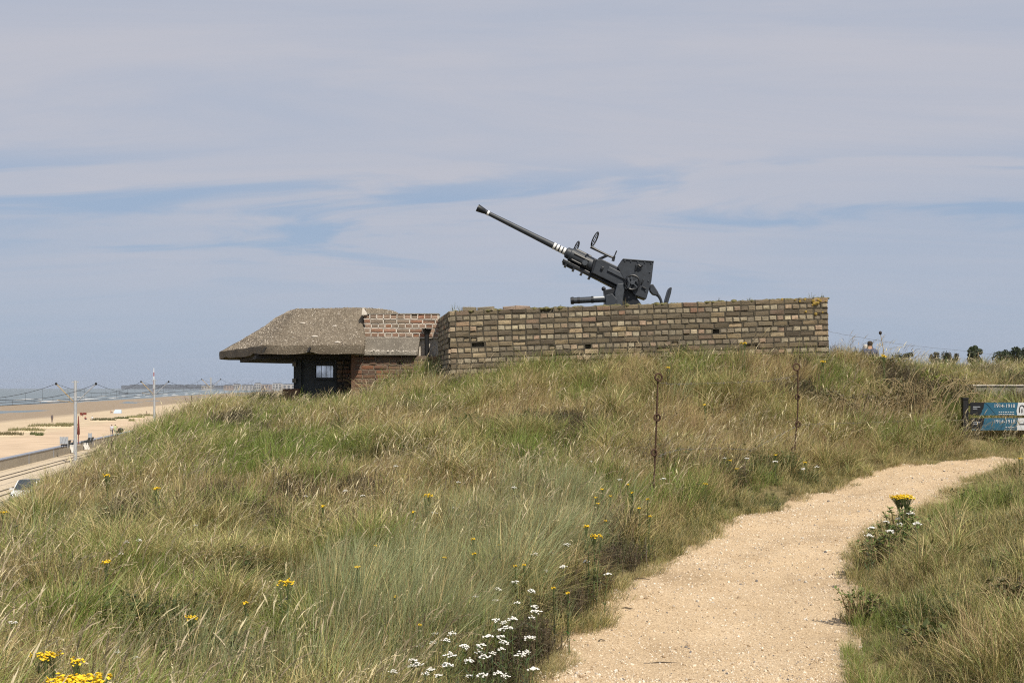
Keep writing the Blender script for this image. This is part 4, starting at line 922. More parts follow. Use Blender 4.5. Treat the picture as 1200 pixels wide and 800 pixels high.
def gn_instancer(coll):
    nt = bpy.data.node_groups.new('scatter_' + coll.name, 'GeometryNodeTree')
    nt.interface.new_socket('Geometry', in_out='INPUT', socket_type='NodeSocketGeometry'); nt.interface.new_socket('Geometry', in_out='OUTPUT', socket_type='NodeSocketGeometry')
    n = nt.nodes; l = nt.links; gi = n.new('NodeGroupInput'); go = n.new('NodeGroupOutput')
    ci = n.new('GeometryNodeCollectionInfo'); ci.inputs['Collection'].default_value = coll; ci.inputs['Separate Children'].default_value = True; ci.inputs['Reset Children'].default_value = True
    ip = n.new('GeometryNodeInstanceOnPoints'); ip.inputs['Pick Instance'].default_value = True
    def attr(name, t):
        a = n.new('GeometryNodeInputNamedAttribute'); a.data_type = t; a.inputs['Name'].default_value = name; return a.outputs[0]
    er = n.new('FunctionNodeEulerToRotation'); l.new(attr('rot', 'FLOAT_VECTOR'), er.inputs[0])
    l.new(gi.outputs[0], ip.inputs['Points']); l.new(ci.outputs[0], ip.inputs['Instance']); l.new(attr('idx', 'INT'), ip.inputs['Instance Index'])
    l.new(er.outputs[0], ip.inputs['Rotation']); l.new(attr('scl', 'FLOAT_VECTOR'), ip.inputs['Scale']); l.new(ip.outputs[0], go.inputs[0]); return nt
_gn = {}
def scatter(name, kind, P, scl, rot=None, label=None, cat=None, hs=None):
    c, nv = proto[kind]; N = len(P)
    me = bpy.data.meshes.new(name); me.vertices.add(N); me.vertices.foreach_set('co', np.asarray(P, 'f').ravel())
    if rot is None: rot = np.c_[rng.normal(0, .09, N), rng.normal(0, .09, N), rng.normal(0, .55, N)]
    hs = np.ones(N) if hs is None else hs
    a = me.attributes.new('rot', 'FLOAT_VECTOR', 'POINT'); a.data.foreach_set('vector', np.asarray(rot, 'f').ravel())
    a = me.attributes.new('scl', 'FLOAT_VECTOR', 'POINT'); a.data.foreach_set('vector', np.c_[scl, scl, scl * hs].astype('f').ravel())
    a = me.attributes.new('idx', 'INT', 'POINT'); a.data.foreach_set('value', rng.integers(0, nv, N).astype('i'))
    o = link(name, me); md = o.modifiers.new('scatter', 'NODES')
    if kind not in _gn: _gn[kind] = gn_instancer(c)
    md.node_group = _gn[kind]; tag(o, label, cat, kind='stuff'); return o

def blob(x, y, specs):
    w = np.zeros_like(x)
    for (px, py, rx, ry) in specs:
        p = hit(px, py, .15); w = np.maximum(w, np.exp(-((x - p.x) / rx) ** 2 - ((y - p.y) / ry) ** 2))
    return w
def build_grass():
    N = 150000
    # even samples over the dune, thinning with distance
    Y = 3.6 + (27 - 3.6) * rng.random(N) ** 1.0; X = (rng.random(N) * 2 - 1) * (.47 * Y + 1.6)
    far = rng.random(N) < np.interp(Y, [4, 8, 14, 20, 27], [.85, 1, .8, .6, .35]); X, Y = X[far], Y[far]
    xc = np.interp(Y, XC[:, 0], XC[:, 1]); keep = X > xc - 3.5; X, Y = X[keep], Y[keep]
    pd = path_dist(X, Y) + (fbm(X * 2.5, Y * 2.5, 3) - .5) * .26
    # keep out of buildings
    def inside(x, y):
        pit = (y > 18.75 - (x + .92) * .13) & (y < 21.9) & (x > -1.1) & (x < 4.9)
        bunk = (y > 20.55) & (y < 25.2) & (x > -3.55) & (x < -1.0)
        wallr = (y > 19.4) & (y < 19.75) & (x > 6.9)
        return pit | bunk | wallr
    ok = ~inside(X, Y) & (pd > -.06); X, Y, pd = X[ok], Y[ok], pd[ok]
    Z = ground(X, Y) + E - .012; n = len(X); P = np.c_[X, Y, Z]
    n1 = fbm(X * .75, Y * .75, 4); n2 = fbm(X * 1.1 + 50, Y * 1.1, 4); n3 = fbm(X * 1.9 + 90, Y * 1.9 + 9, 3); n4 = fbm(X * 1.5 + 33, Y * 1.5 + 71, 3); r = rng.random(n)
    lush = blob(X, Y, [(280, 500, .9, 1.2), (330, 520, 1.0, .8), (200, 530, .6, .8), (740, 408, .7, .5), (800, 408, .5, .45), (380, 470, .9, .6), (690, 425, .6, .4), (830, 425, .5, .4), (475, 432, .75, .7), (560, 415, .7, .5), (640, 408, .7, .4), (440, 450, .8, .6), (1090, 440, .5, .6), (250, 462, .6, .9), (520, 430, .5, .5)])
    dry = blob(X, Y, [(330, 580, 1.1, .5), (470, 560, .9, .5), (590, 562, 1.0, .5), (1010, 470, .8, .9), (850, 510, .7, .7), (780, 500, .6, .7), (170, 560, .7, .7), (560, 480, 1.2, .6), (900, 430, .8, .5), (400, 490, .7, .5), (1000, 520, .6, .5)])
    mar = blob(X, Y, [(510, 710, .75, 1.1), (600, 640, .65, .8), (380, 780, .7, .7), (640, 590, .45, .5), (40, 640, .4, .5)])
    red = blob(X, Y, [(330, 578, .9, .35), (200, 562, .6, .4), (560, 562, .8, .35), (610, 478, .8, .5), (700, 470, .6, .5), (860, 505, .6, .6), (980, 500, .6, .5), (430, 488, .5, .4), (1030, 470, .5, .6), (720, 520, .5, .4)])
    nearpath = np.clip(1 - (pd - .12) / .45, 0, 1)
    right = ((X > np.interp(Y, PR[:, 1], PR[:, 0])) & (Y < 15.5)).astype(float)
    wT = np.maximum(nearpath * (.9 - .45 * (n3 > .56)), right * np.clip(.25 + (n2 - .42) * 6, .15, .97)); lb = blob(X, Y, [(1012, 745, .22, .35), (1030, 700, .25, .4), (1020, 785, .25, .35), (1130, 588, .3, .5)]); wT = np.clip(wT, 0, 1) * (1 - lb); lush = np.maximum(lush, lb)
    S = [('turf', 3.0 * wT + .12), ('lush', 3.0 * lush * (n3 > .33) + 1.6 * np.clip((n2 - .53) * 10, 0, 1)), ('dryg', 2.4 * dry + 1.7 * np.clip((n1 - .50) * 9, 0, 1) + .06), ('marram', 2.6 * mar * (n3 > .3) + .04), ('redg', 2.8 * red * (n2 > .38) + .9 * np.clip((.42 - n1) * 10, 0, 1)), ('tussock', .22 + 1.5 * np.clip((n4 - .53) * 8, 0, 1) * (n3 > .45)), ('herb', .07 + 2.2 * np.clip((.40 - n4) * 10, 0, 1)), ('sward', .8 + 0 * X)]
    wt = np.array([s[1] * (1 if s[0] == 'turf' else (1 - wT * (.93 if s[0] != 'herb' else .6))) for s in S]); wt = wt ** 1.7; wt = wt / wt.sum(0); cum = wt.cumsum(0)
    kind = (r[None] > cum).sum(0).clip(0, len(S) - 1)
    hsc = .35 + 1.3 * fbm(X * 1.9 + 7, Y * 1.9, 3); hsc *= np.interp(Y, [4, 12, 20, 27], [1.0, .95, .85, .8]); hsc *= 1 - .5 * nearpath; hsc *= 1 - .25 * right; hsc *= 1 - .55 * ((X > 5.7) & (Y > 16.3) & (Y < 17.6))
    lab = {'turf': ('short_turf', 'short trodden turf along the edges of the gravel path', 'turf'), 'lush': ('lush_grass', 'bright green tall grass in tussocks on the mound', 'grass'),
           'dryg': ('dry_grass', 'dry straw coloured grass in patches over the dune', 'grass'), 'marram': ('marram_grass', 'tall grey green marram grass in the foreground of the slope', 'grass'),
           'redg': ('reddish_grass', 'pinkish brown withered grass in bands across the slope', 'grass'), 'tussock': ('tussock_grass', 'broad bladed arching tussocks dotted over the dune', 'grass'), 'herb': ('low_weeds', 'low leafy weeds mixed into the dune grass', 'weeds'), 'sward': ('dune_grass', 'mixed green and straw dune grass covering the slope', 'grass')}
    for i, (k, _) in enumerate(S):
        m = kind == i
        if k != 'turf': m &= (rng.random(n) < .58) & ~((fbm(X * 1.3 + 12, Y * 1.3 + 44, 3) > .685) & (pd > .5) & (Y > 9) & (rng.random(n) < .75))
        else: m &= (rng.random(n) < np.where(right > .5, np.clip((n3 - .36) * 7, .6, 1), 1))
        q = m.sum(); sc_ = hsc[m] * (.8 + .4 * rng.random(q)) * (1.7 if k == 'turf' else 1)
        scatter(lab[k][0], k, P[m], sc_, label=lab[k][1], cat=lab[k][2])
        print(k, q)
    # nodding seed heads
    pr = .03 + .07 * dry + .08 * np.clip((n1 - .5) * 8, 0, 1) + .03 * lush; m = (rng.random(n) < pr) & (pd > .45) & (right < .5)
    m &= rng.random(n) < np.interp(Y, [6, 12], [.5, 1]); scatter('seeding_grass', 'oat', P[m], (.65 + .55 * rng.random(m.sum())) * np.interp(P[m, 1], [5, 12, 20], [1, .95, .85]), label='pale nodding seed heads standing above the dune grass', cat='grass')
    m = (fbm(X * 1.3 + 12, Y * 1.3 + 44, 3) > .69) & (pd > .5) & (right < .5) & (Y > 9)
    scatter('hollow_weeds', 'heath', P[m], .9 + .6 * rng.random(m.sum()), label='small dark brown hollows of old weeds among the dune grass', cat='weeds')
    m = blob(X, Y, [(640, 690, .35, .6), (700, 650, .35, .5), (600, 740, .3, .4), (590, 690, .3, .4)]) * (pd > .1) > rng.random(n) * 1.3
    scatter('heath_weeds', 'heath', P[m], .8 + .5 * rng.random(m.sum()), label='brownish low herbs beside the white yarrow and the path', cat='weeds')
build_grass()

def build_gravel():
    c = bpy.data.collections.new('proto_stone'); 
    for i in range(5):
        m = MB(); m.ball((0, 0, .002), .006, random.uniform(.6, 1), random.uniform(.4, .7), 6, 4); g = np.random.default_rng(i)
        m.v = [tuple(np.array(v) * (1 + .25 * g.normal(0, 1, 3) * .5)) for v in m.v]; o = bpy.data.objects.new('stone_%d' % i, m.mesh('stone', M['stone'], False)); c.objects.link(o)
    proto['stone'] = (c, 5)
    N = 42000; t = (rng.random(N) ** 1.15) * (len(PA) - 1) * .93 + 60; t = np.minimum(t, len(PA) - 1.01); u = rng.random(N) * 1.06 - .03; k = t.astype(int); f = (t - k)[:, None]
    A = PA[k] * (1 - f) + PA[k + 1] * f; B = PB[k] * (1 - f) + PB[k + 1] * f; Q = A * (1 - u)[:, None] + B * u[:, None]
    z = ground(Q[:, 0], Q[:, 1]) + E + (-0.012 + .022 * np.sin(np.pi * np.clip(u, 0, 1)) ** .5) + (fbm(Q[:, 0] * 5, Q[:, 1] * 5, 3) - .5) * .02
    s = np.exp(rng.normal(-.38, .5, N)).clip(.3, 2.8)
    scatter('gravel', 'stone', np.c_[Q, z], s, rng.random((N, 3)) * 6.28, 'loose pale gravel and shell grit on the path', 'gravel')
build_gravel()

for i, (px, py, L, a, lb) in enumerate(((780, 782, .30, .05, 'thin dark twig lying across the near gravel'), (735, 715, .09, -.3, 'short twig at the grassy edge of the path'), (752, 680, .12, -.1, 'dry stem lying on the path edge at the bend'), (705, 752, .05, .4, 'small dark chip of wood on the near gravel'))):
    p = hit(px, py, 0); b = MB(); b.tube([Vector((-L / 2, 0, .008)), Vector((-L * .1, L * .05, .016)), Vector((L * .2, L * .02, .012)), Vector((L / 2, -L * .04, .01))], [.003, .004, .0035, .002], 5); o = b.build('twig', M['bark'], loc=p); o.rotation_euler = (0, 0, a); tag(o, lb, 'twig')

def roof_pebbles():
    roof = ROOFQ.pop(); c = bpy.data.collections.new('proto_pebble'); m, nt, nn, l, p = new_mat('roof_pebble'); p.inputs['Roughness'].default_value = .85; oi = nn.new('ShaderNodeObjectInfo'); r = nn.new('ShaderNodeValToRGB')
    ramp_set(r, [(0, (.10, .08, .06)), (.35, (.20, .165, .125)), (.7, (.30, .255, .195)), (.92, (.42, .37, .30)), (1, (.55, .50, .43))]); l.new(oi.outputs['Random'], r.inputs[0]); l.new(r.outputs[0], p.inputs['Base Color'])
    for i in range(4):
        q = MB(); q.ball((0, 0, 0), .012, random.uniform(.7, 1), random.uniform(.5, .8), 6, 4); c.objects.link(bpy.data.objects.new('pebble_%d' % i, q.mesh('pebble', m)))
    proto['pebble'] = (c, 4); Q = np.array(ROOFQ); A = np.linalg.norm(np.cross(Q[:, 1] - Q[:, 0], Q[:, 3] - Q[:, 0]), axis=1); A = A * (Q[:, 0, 1] < 23.6); k = rng.choice(len(Q), 9000, p=A / A.sum()); u, v = rng.random((2, 9000, 1))
    P = (Q[k, 0] * (1 - u) + Q[k, 1] * u) * (1 - v) + (Q[k, 3] * (1 - u) + Q[k, 2] * u) * v
    o = scatter('exposed_pebbles', 'pebble', P, np.exp(rng.normal(-.35, .35, 9000)).clip(.35, 1.6), rng.random((9000, 3)) * 6.28); o.parent = roof; o.location = -(parent_world(roof.parent) + Vector(roof.location))
roof_pebbles()

# ------------------------------------------------------------------ flowers
def ragwort_meshes(seed, spread, nfl, stems, H):
    g = random.Random(seed); st = MB(); lf = MB(); fl = MB(); tops = []
    for i in range(stems):
        a = g.random() * 6.28; tip = Vector((math.cos(a) * spread * g.random() * .8, math.sin(a) * spread * g.random() * .8, H * g.uniform(.86, 1.0)))
        base = Vector((g.gauss(0, .015), g.gauss(0, .015), 0)); mid = base.lerp(tip, .55) + Vector((g.gauss(0, .01), g.gauss(0, .01), .03))
        st.tube([base, mid, tip], [.004, .0032, .002], 5); tops.append(tip)
        for q in range(9):
            u = g.uniform(.12, .92); p = base.lerp(tip, u); t = g.random() * 6.28; L = g.uniform(.035, .075) * (1.1 - .5 * u); d = Vector((math.cos(t), math.sin(t), g.uniform(.0, .5))); s = Vector((-math.sin(t), math.cos(t), 0)) * L * .22; cc = [x * g.uniform(.7, 1.3) for x in (.075, .105, .03)]
            lf.add([p, p + d * L * .35 + s, p + d * L * .5 + s * .35, p + d * L * .75 + s * .9, p + d * L - Vector((0, 0, .2 * L)), p + d * L * .75 - s * .9, p + d * L * .5 - s * .35, p + d * L * .35 - s], [(0, 1, 2, 6, 7), (2, 3, 4, 5, 6)], cc)
    for i in range(nfl):
        tp = g.choice(tops); a = g.random() * 6.28; r = spread * .75 * math.sqrt(g.random()); c = Vector((tp.x + math.cos(a) * r * .7, tp.y + math.sin(a) * r * .7, H + g.gauss(0, .008) - r * r * 1.6)); R_ = g.uniform(.0065, .0105); n = 8
        tl = Matrix.Rotation(g.gauss(0, .35), 3, 'X') @ Matrix.Rotation(g.gauss(0, .35), 3, 'Y')
        rim = [c + tl @ Vector((math.cos(2 * math.pi * k / n) * R_ * (1 if k % 2 else .72), math.sin(2 * math.pi * k / n) * R_ * (1 if k % 2 else .72), 0)) for k in range(n)]
        fl.add(rim + [c + Vector((0, 0, .004)), c - Vector((0, 0, .006))], [(k, (k + 1) % n, n) for k in range(n)] + [((k + 1) % n, k, n + 1) for k in range(n)])
        st.tube([tp - Vector((0, 0, .05)), c - Vector((0, 0, .004))], .0012, 3)
    return st.mesh('stem', M['stem']), lf.mesh('leaves', M['leaf']), fl.mesh('flower_head', M['yellow'])
RW = [ragwort_meshes(1, .085, 70, 5, .55), ragwort_meshes(2, .055, 34, 3, .55), ragwort_meshes(3, .03, 12, 2, .52), ragwort_meshes(4, .13, 280, 8, .55)]
def plant(name, meshes, parts, loc, s, label, cat, group=None):
    e = empty(name, loc, label, cat, group, random.random() * 6.28); e.scale = (s, s, s)
    for me, pn in zip(meshes, parts): link(pn, me, e)
    return e
G_R = 'yellow ragwort plants on the dune'
RAG = [(337, 685, 1, 1.0, 'ragwort with wide flat yellow head alone in the grey green foreground grass'),
       (58, 768, 0, .85, 'yellow ragwort just above the largest yellow clump in the bottom corner'),
       (93, 774, 1, .75, 'small yellow ragwort standing between the two big corner clumps'),
       (85, 796, 3, 1.0, 'largest yellow ragwort clump at the very bottom of the picture'),
       (1058, 581, 3, .85, 'tall bushy yellow ragwort at the near edge of the gravel path'),
       (123, 659, 1, .7, 'yellow ragwort low on the far side of the slope, nearest the marram'),
       (182, 573, 1, .75, 'yellow ragwort near the crest above the tram tracks'),
       (126, 557, 1, .7, 'yellow ragwort on the crest line nearest the parked car'),
       (503, 580, 1, .8, 'yellow ragwort with dark stems midway up the central slope'),
       (486, 600, 2, .8, 'faint yellow ragwort just below the dark stemmed one mid slope'),
       (855, 540, 1, 1.0, 'bright yellow ragwort between the two rusty pickets, upper head'),
       (863, 549, 1, .9, 'yellow ragwort between the pickets, lower head of the pair'),
       (827, 567, 1, .75, 'low yellow ragwort by the path below the picket pair'),
       (908, 533, 1, .7, 'yellow ragwort just beside the farther rusty picket'),
       (944, 542, 1, .8, 'yellow ragwort at the foot of the farther picket, path side'),
       (1037, 417, 1, 1.0, 'tall yellow ragwort on the skyline past the end of the brick wall'),
       (697, 628, 1, .9, 'yellow ragwort at the bend of the path edge'),
       (688, 619, 2, 1.0, 'small yellow ragwort a hand above the path edge one'),
       (872, 402, 1, 1.0, 'yellow ragwort growing against the brick wall'),
       (783, 431, 1, .8, 'yellow ragwort beside the coiled top of the nearer picket'),
       (825, 475, 2, .9, 'small yellow ragwort in dry grass between the picket tops'),
       (225, 725, 1, .6, 'yellow ragwort in a dark leafy gap of the lower slope'),
       (4, 600, 1, .8, 'yellow ragwort at the edge of the picture under the road'),
       (290, 709, 2, .9, 'thin ragwort with scattered yellow dots left of the wide head'),
       (555, 633, 2, .8, 'tiny yellow ragwort in tall grey green grass, upper one'),
       (557, 651, 2, .7, 'tiny yellow ragwort in tall grey green grass, lower one'),
       (418, 665, 2, .9, 'small yellow ragwort left of the marram tussocks'),
       (965, 425, 1, .8, 'yellow ragwort below the end of the brick wall'),
       (1195, 537, 1, .8, 'yellow ragwort at the picture edge where the path vanishes'),
       (380, 593, 2, .9, 'small yellow ragwort on the brown dry patch of the slope')]
for px, py, k, s, lb in RAG:
    s = (.5 if px in (855, 863, 827, 908, 944, 1195) else max(s, .8)); h = (.55, .55, .52, .55)[k] * s; p = hit(px, py, h); plant('ragwort', RW[k], ('stem', 'leaves', 'flower_head'), p, s, lb, 'ragwort', G_R)
G_H = 'small yellow hawkbits'
for px, py in ((705, 575), (716, 583), (742, 578), (748, 597), (700, 592), (710, 612), (735, 570), (761, 606), (760, 587), (699, 584), (615, 665), (650, 690), (667, 697), (440, 640), (520, 655), (605, 665), (585, 640), (465, 700), (490, 733)):
    p = hit(px, py, .36); plant('hawkbit', RW[2], ('stem', 'leaves', 'flower_head'), p, .7, 'tiny yellow hawkbit dot in the grass beside the white yarrow and the nearer picket', 'hawkbit', G_H)

def yarrow_meshes(seed, H=.40):
    g = random.Random(seed); st = MB(); lf = MB(); fl = MB(); top = Vector((g.gauss(0, .03), g.gauss(0, .03), H))
    st.tube([(0, 0, 0), top * .5 + Vector((.01, 0, .0)), top - Vector((0, 0, .015))], [.003, .0025, .002], 5)
    for q in range(10):
        p = top * g.uniform(.1, .85); t = g.random() * 6.28; L = g.uniform(.04, .08); d = Vector((math.cos(t), math.sin(t), .5)); s = Vector((-math.sin(t), math.cos(t), 0)) * .007; cc = [x * g.uniform(.7, 1.3) for x in (.085, .11, .045)]
        for i in range(5):
            a = p + d * L * (i / 5); lf.add([a, a + d * L * .12 + s, a + d * L * .2, a + d * L * .12 - s], [(0, 1, 2, 3)], cc)
    for i in range(20):
        a = g.random() * 6.28; r = .034 * math.sqrt(g.random()); c = top + Vector((math.cos(a) * r, math.sin(a) * r, g.gauss(0, .004) - r * .45)); st.tube([top - Vector((0, 0, .03)), c - Vector((0, 0, .003))], .0008, 3); R_ = g.uniform(.005, .0085)
        rim = [c + Vector((math.cos(2 * math.pi * k / 6) * R_, math.sin(2 * math.pi * k / 6) * R_, 0)) for k in range(6)]
        fl.add(rim + [c + Vector((0, 0, .005)), c - Vector((0, 0, .005))], [(k, (k + 1) % 6, 6) for k in range(6)] + [((k + 1) % 6, k, 7) for k in range(6)])
    return st.mesh('stem', M['stem']), lf.mesh('leaves', M['leaf']), fl.mesh('flower_head', M['yarrow'])
YR = [yarrow_meshes(20 + i) for i in range(5)]
YA = [(508, 742), (502, 751), (520, 750), (495, 759), (490, 773), (478, 772), (498, 776), (505, 783), (525, 768), (534, 756), (545, 758), (534, 777), (500, 790), (551, 763), (565, 745), (567, 756), (575, 768), (575, 765), (562, 772), (591, 733), (588, 747), (593, 752), (590, 759), (594, 767), (597, 737), (614, 748), (612, 763), (604, 726), (618, 721), (632, 709), (582, 725), (585, 729), (608, 705), (628, 713), (574, 702), (563, 698), (584, 691), (610, 666), (614, 647), (612, 680), (640, 668), (645, 646), (662, 663), (692, 660), (708, 672), (668, 638), (620, 692), (587, 787), (597, 790), (620, 785), (476, 735), (470, 748), (458, 788), (540, 742), (555, 792), (518, 792), (570, 790), (484, 782)]
for i, (px, py) in enumerate(YA):
    s = random.uniform(.6, .95); p = hit(px, py, .40 * s); plant('yarrow', YR[i % 5], ('stem', 'leaves', 'flower_head'), p, s, 'white flat topped yarrow in the patch along the lower path edge', 'yarrow', 'white yarrow patch by the lower path edge')
for i, (px, py) in enumerate(((1034, 610), (1050, 614), (1075, 612), (1062, 601), (1022, 618), (1038, 620), (1048, 606), (1016, 626))):
    s = random.uniform(.7, .95); p = hit(px, py, .40 * s); plant('yarrow', YR[i % 5], ('stem', 'leaves', 'flower_head'), p, s, 'white yarrow below the bushy ragwort at the bank of the path', 'yarrow', 'white yarrow on the path bank')
for i, (px, py) in enumerate(((165, 768), (131, 762), (148, 634), (147, 649), (8, 726), (232, 615), (160, 633), (357, 581), (516, 599), (528, 594), (421, 580), (404, 574), (536, 565), (470, 545), (872, 536), (912, 540), (938, 549), (848, 537), (960, 547), (775, 560), (728, 562), (690, 540), (640, 560), (610, 571))):
    s = random.uniform(.6, .8); p = hit(px, py, .40 * s); plant('yarrow', YR[i % 5], ('stem', 'leaves', 'flower_head'), p, s, 'small white yarrow scattered singly over the dune grass', 'yarrow', 'lone white yarrow on the slope')
# thistle on the skyline
p = hit(1036, 418, .2); e = empty('thistle', p, 'dark dried thistle head leaning on the skyline above the ragwort', 'thistle')
b = MB(); b.tube([p, p + Vector((-.01, 0, .3)), p + Vector((-.05, 0, .52))], .005, 5); b.build('stem', M['drystem'], e)
b = MB(); b.ball(p + Vector((-.055, 0, .545)), .024, 1, 1.2); b.build('flower_head', M['hair'], e, True)

# bushy weeds on the near bank and leafy tufts against the wall
def bush(name, px, py, h, w, n, label, cols, dead=0.0, seed=1, cat='shrub', leaf=.03):
    g = np.random.default_rng(seed); p = hit(px, py, 0.02); e = empty(name, p, label, cat); st = MB(); V = []; Fq = []; C = []; b = 0
    for i in range(n):
        a = g.random() * 6.28; tip = Vector((math.cos(a) * w * g.random() + g.normal(0, .05), math.sin(a) * w * .7 * g.random(), h * (.45 + .6 * g.random()))); base = Vector((tip.x * .5 + g.normal(0, w * .15), tip.y * .5, 0)); mid = base.lerp(tip, .6) + Vector((0, 0, h * .22))
        st.tube([base, mid, tip], [.005, .004, .002], 4)
        if g.random() < dead: continue
        for q in range(16):
            u = g.random(); c_ = base.lerp(mid, u * 2) if u < .5 else mid.lerp(tip, u * 2 - 1); t = g.random() * 6.28; L = leaf * (.6 + .8 * g.random()); d = np.array([math.cos(t), math.sin(t), g.normal(.1, .5)]); s = np.array([-math.sin(t), math.cos(t), g.normal(0, .3)]) * L * .33; q0 = np.array(c_); cc = np.array(cols[g.integers(len(cols))]) * (.7 + .6 * g.random())
            V += [q0, q0 + d * L * .5 + s, q0 + d * L, q0 + d * L * .5 - s]; C += [cc] * 4; Fq.append((b, b + 1, b + 2, b + 3)); b += 4
    st.build('canes', M['drystem'], e, loc=(0, 0, 0))
    if b: link('leaves', np_mesh('leaves', V, Fq, M['leaf'], C), e)
    return e
DG = [(.11, .15, .04), (.15, .185, .055), (.19, .21, .07)]; YG = [(.20, .22, .04), (.15, .17, .04), (.24, .22, .06)]
bush('leafy_weed', 1035, 665, .34, .24, 44, 'green leafy weed clump under the bushy ragwort by the path', DG, seed=1)
bush('leafy_weed', 1060, 640, .34, .2, 34, 'green weed clump behind the bank yarrow', DG, seed=2)
bush('leafy_weed', 1120, 660, .16, .3, 44, 'low green weed mat in the middle of the near bank', DG, seed=3, leaf=.025)
bush('leafy_weed', 1100, 752, .10, .2, 22, 'broad leaved dark weed low on the near bank', [(.10, .12, .04), (.13, .15, .05)], seed=4, leaf=.04)
bush('leafy_weed', 1190, 715, .24, .25, 44, 'dark weed clump at the picture edge of the near bank', [(.10, .10, .04), (.15, .135, .055)], seed=5, leaf=.02)
bush('leafy_weed', 1012, 725, .2, .16, 34, 'small green weed where the bank meets the gravel', DG, seed=6, leaf=.022)
bush('leafy_weed', 1140, 590, .16, .3, 40, 'low green weed strip along the upper bank edge', DG, seed=14, leaf=.022)
bush('dead_bramble', 1060, 495, .62, .75, 110, 'tangled brown dead bramble canes between picket and sign', [(.13, .10, .055), (.17, .14, .06), (.10, .11, .04)], dead=.35, seed=7)
bush('dead_bramble', 1000, 500, .5, .6, 80, 'greyish brown bramble tangle beside the farther picket', [(.15, .12, .08), (.12, .11, .055)], dead=.3, seed=8)
bush('leafy_shrub', 1090, 456, .28, .45, 60, 'yellow green leafy shrub on the rise above the bramble', YG, seed=9)
bush('leafy_shrub', 1100, 520, .25, .35, 60, 'yellow green low shrub at the foot of the sign', YG, seed=10)
bush('leafy_shrub', 1020, 432, .2, .55, 50, 'dull green shrub on the ridge past the wall end', DG + YG, seed=11)
bush('leafy_shrub', 1120, 478, .45, .4, 55, 'grey green bramble bush touching the sign post', [(.12, .12, .05), (.17, .15, .07)], dead=.2, seed=12)
bush('leafy_shrub', 1180, 522, .12, .5, 50, 'green growth under the blue signs', YG + DG, seed=13)
for i, (px, py, lb) in enumerate(((618, 497, 'dark leafy weed on the upper slope below the wall middle'), (270, 498, 'dark gap of leafy weed below the roof tip'), (410, 478, 'leafy weed clump below the bunker window'))):
    bush('leafy_weed', px, py, .2, .18, 20, lb, [(.06, .07, .025), (.09, .085, .035)], seed=30 + i)
# long pale canes arching near the sign
b = MB(); cb_ = hit(1105, 500, 0.0); e = empty('dead_canes', cb_, 'long pale dead canes arching beside the sign post', 'canes')
for i in range(16):
    p = cb_ + Vector((random.gauss(0, .35), random.gauss(0, .2), 0)); d = Vector((random.choice((-1, 1)) * random.uniform(.3, .9), random.uniform(-.2, .2), 0)); h = random.uniform(.35, .85)
    b = MB(); b.tube([p + d * u + Vector((0, 0, h * math.sin(u * 2.2))) for u in np.linspace(0, 1.15, 8)], [.006 - .0035 * i_ / 7 for i_ in range(8)], 4); b.build('cane', M['drystem'], e)
# plants rooted on top of the wall
for i, (u, h) in enumerate(((.01, .12), (.03, .10), (.055, .08), (.475, .10), (.96, .08), (.985, .07), (.8, .05), (.72, .06), (.3, .05))):
    p = PITA.lerp(PITB, u) - PITN * .08 - Vector((0, 0, .02)); V, Fq, C = cat_(blades(16, .035, h, .5, .003, .35, .6, (.05, 0), [(1, G1, G2), (1, ST0, ST1)], 3, np.random.default_rng(i)), herb(4, .03, h * 1.1, np.random.default_rng(i + 50), [(.09, .10, .04)], .01, .02))
    o = link('wall_top_weed', np_mesh('weed', V, Fq, M['leaf'], C)); o.location = p
    tag(o, ('small weed tuft rooted on the coping, %s' % ('at its crumbled low end', 'just inside its crumbled low end', 'beside the pale loose brick', 'under the barrel tube of the gun', 'on the lichen covered end', 'at the very tip of the lichen end', 'three quarters along toward the lichen end', 'right of the gun seat', 'above the red coping bricks')[i]), 'weed')

# ------------------------------------------------------------------ screw pickets and wires
def picket(px, ytop, ybase, Y, loops, label, bend):
    base = Vector((XP(px, Y), Y, gz(XP(px, Y), Y) - .05)); e = empty('screw_picket', base, label, 'picket', 'rusty screw pickets')
    z = lambda py: E - (py - HOR) / F * Y
    ztop = z(ytop + 6); n = 14; pts = []
    for i in range(n):
        u = i / (n - 1); zz = base.z + (ztop - base.z) * u; pts.append(Vector((XP(px + np.interp(u, [0, .3, .6, 1], bend), Y), Y, zz)))
    b = MB(); b.tube(pts, .0085, 7); b.build('rod', M['rust'], e, True)
    for k, (lx, ly, r, turns, squash) in enumerate(loops):
        c = Vector((XP(lx, Y), Y - .01, z(ly))); N = int(22 * turns); L = [c + Vector((math.cos(t) * r * squash, -.012 * t / 6.28, math.sin(t) * r)) for t in np.linspace(-1.6, -1.6 + 6.28 * turns, N)]
        b = MB(); b.tube(L, .0085, 7); b.build('eye_loop', M['rust'], e, True)
    return e
P1Y, P2Y = 12.0, 14.5
picket(767, 437, 580, P1Y, [(771.5, 442, .034, 1.9, .95), (770, 489, .03, 1.3, .9), (766.5, 530, .028, 1.2, .85), (764.5, 570, .04, 1.1, .5)], 'nearer rusty screw picket with coiled loops, top coil like a snail', [-2, 0, 2, 4])
picket(932, 428, 540, P2Y, [(933, 430, .038, 1.15, 1.0), (934, 465, .026, 1.3, .9), (934.5, 497, .028, .9, 1.0), (929.5, 527, .032, 1.2, .6)], 'farther rusty screw picket with open ring on top near the path', [-2, 0, 3, 3])
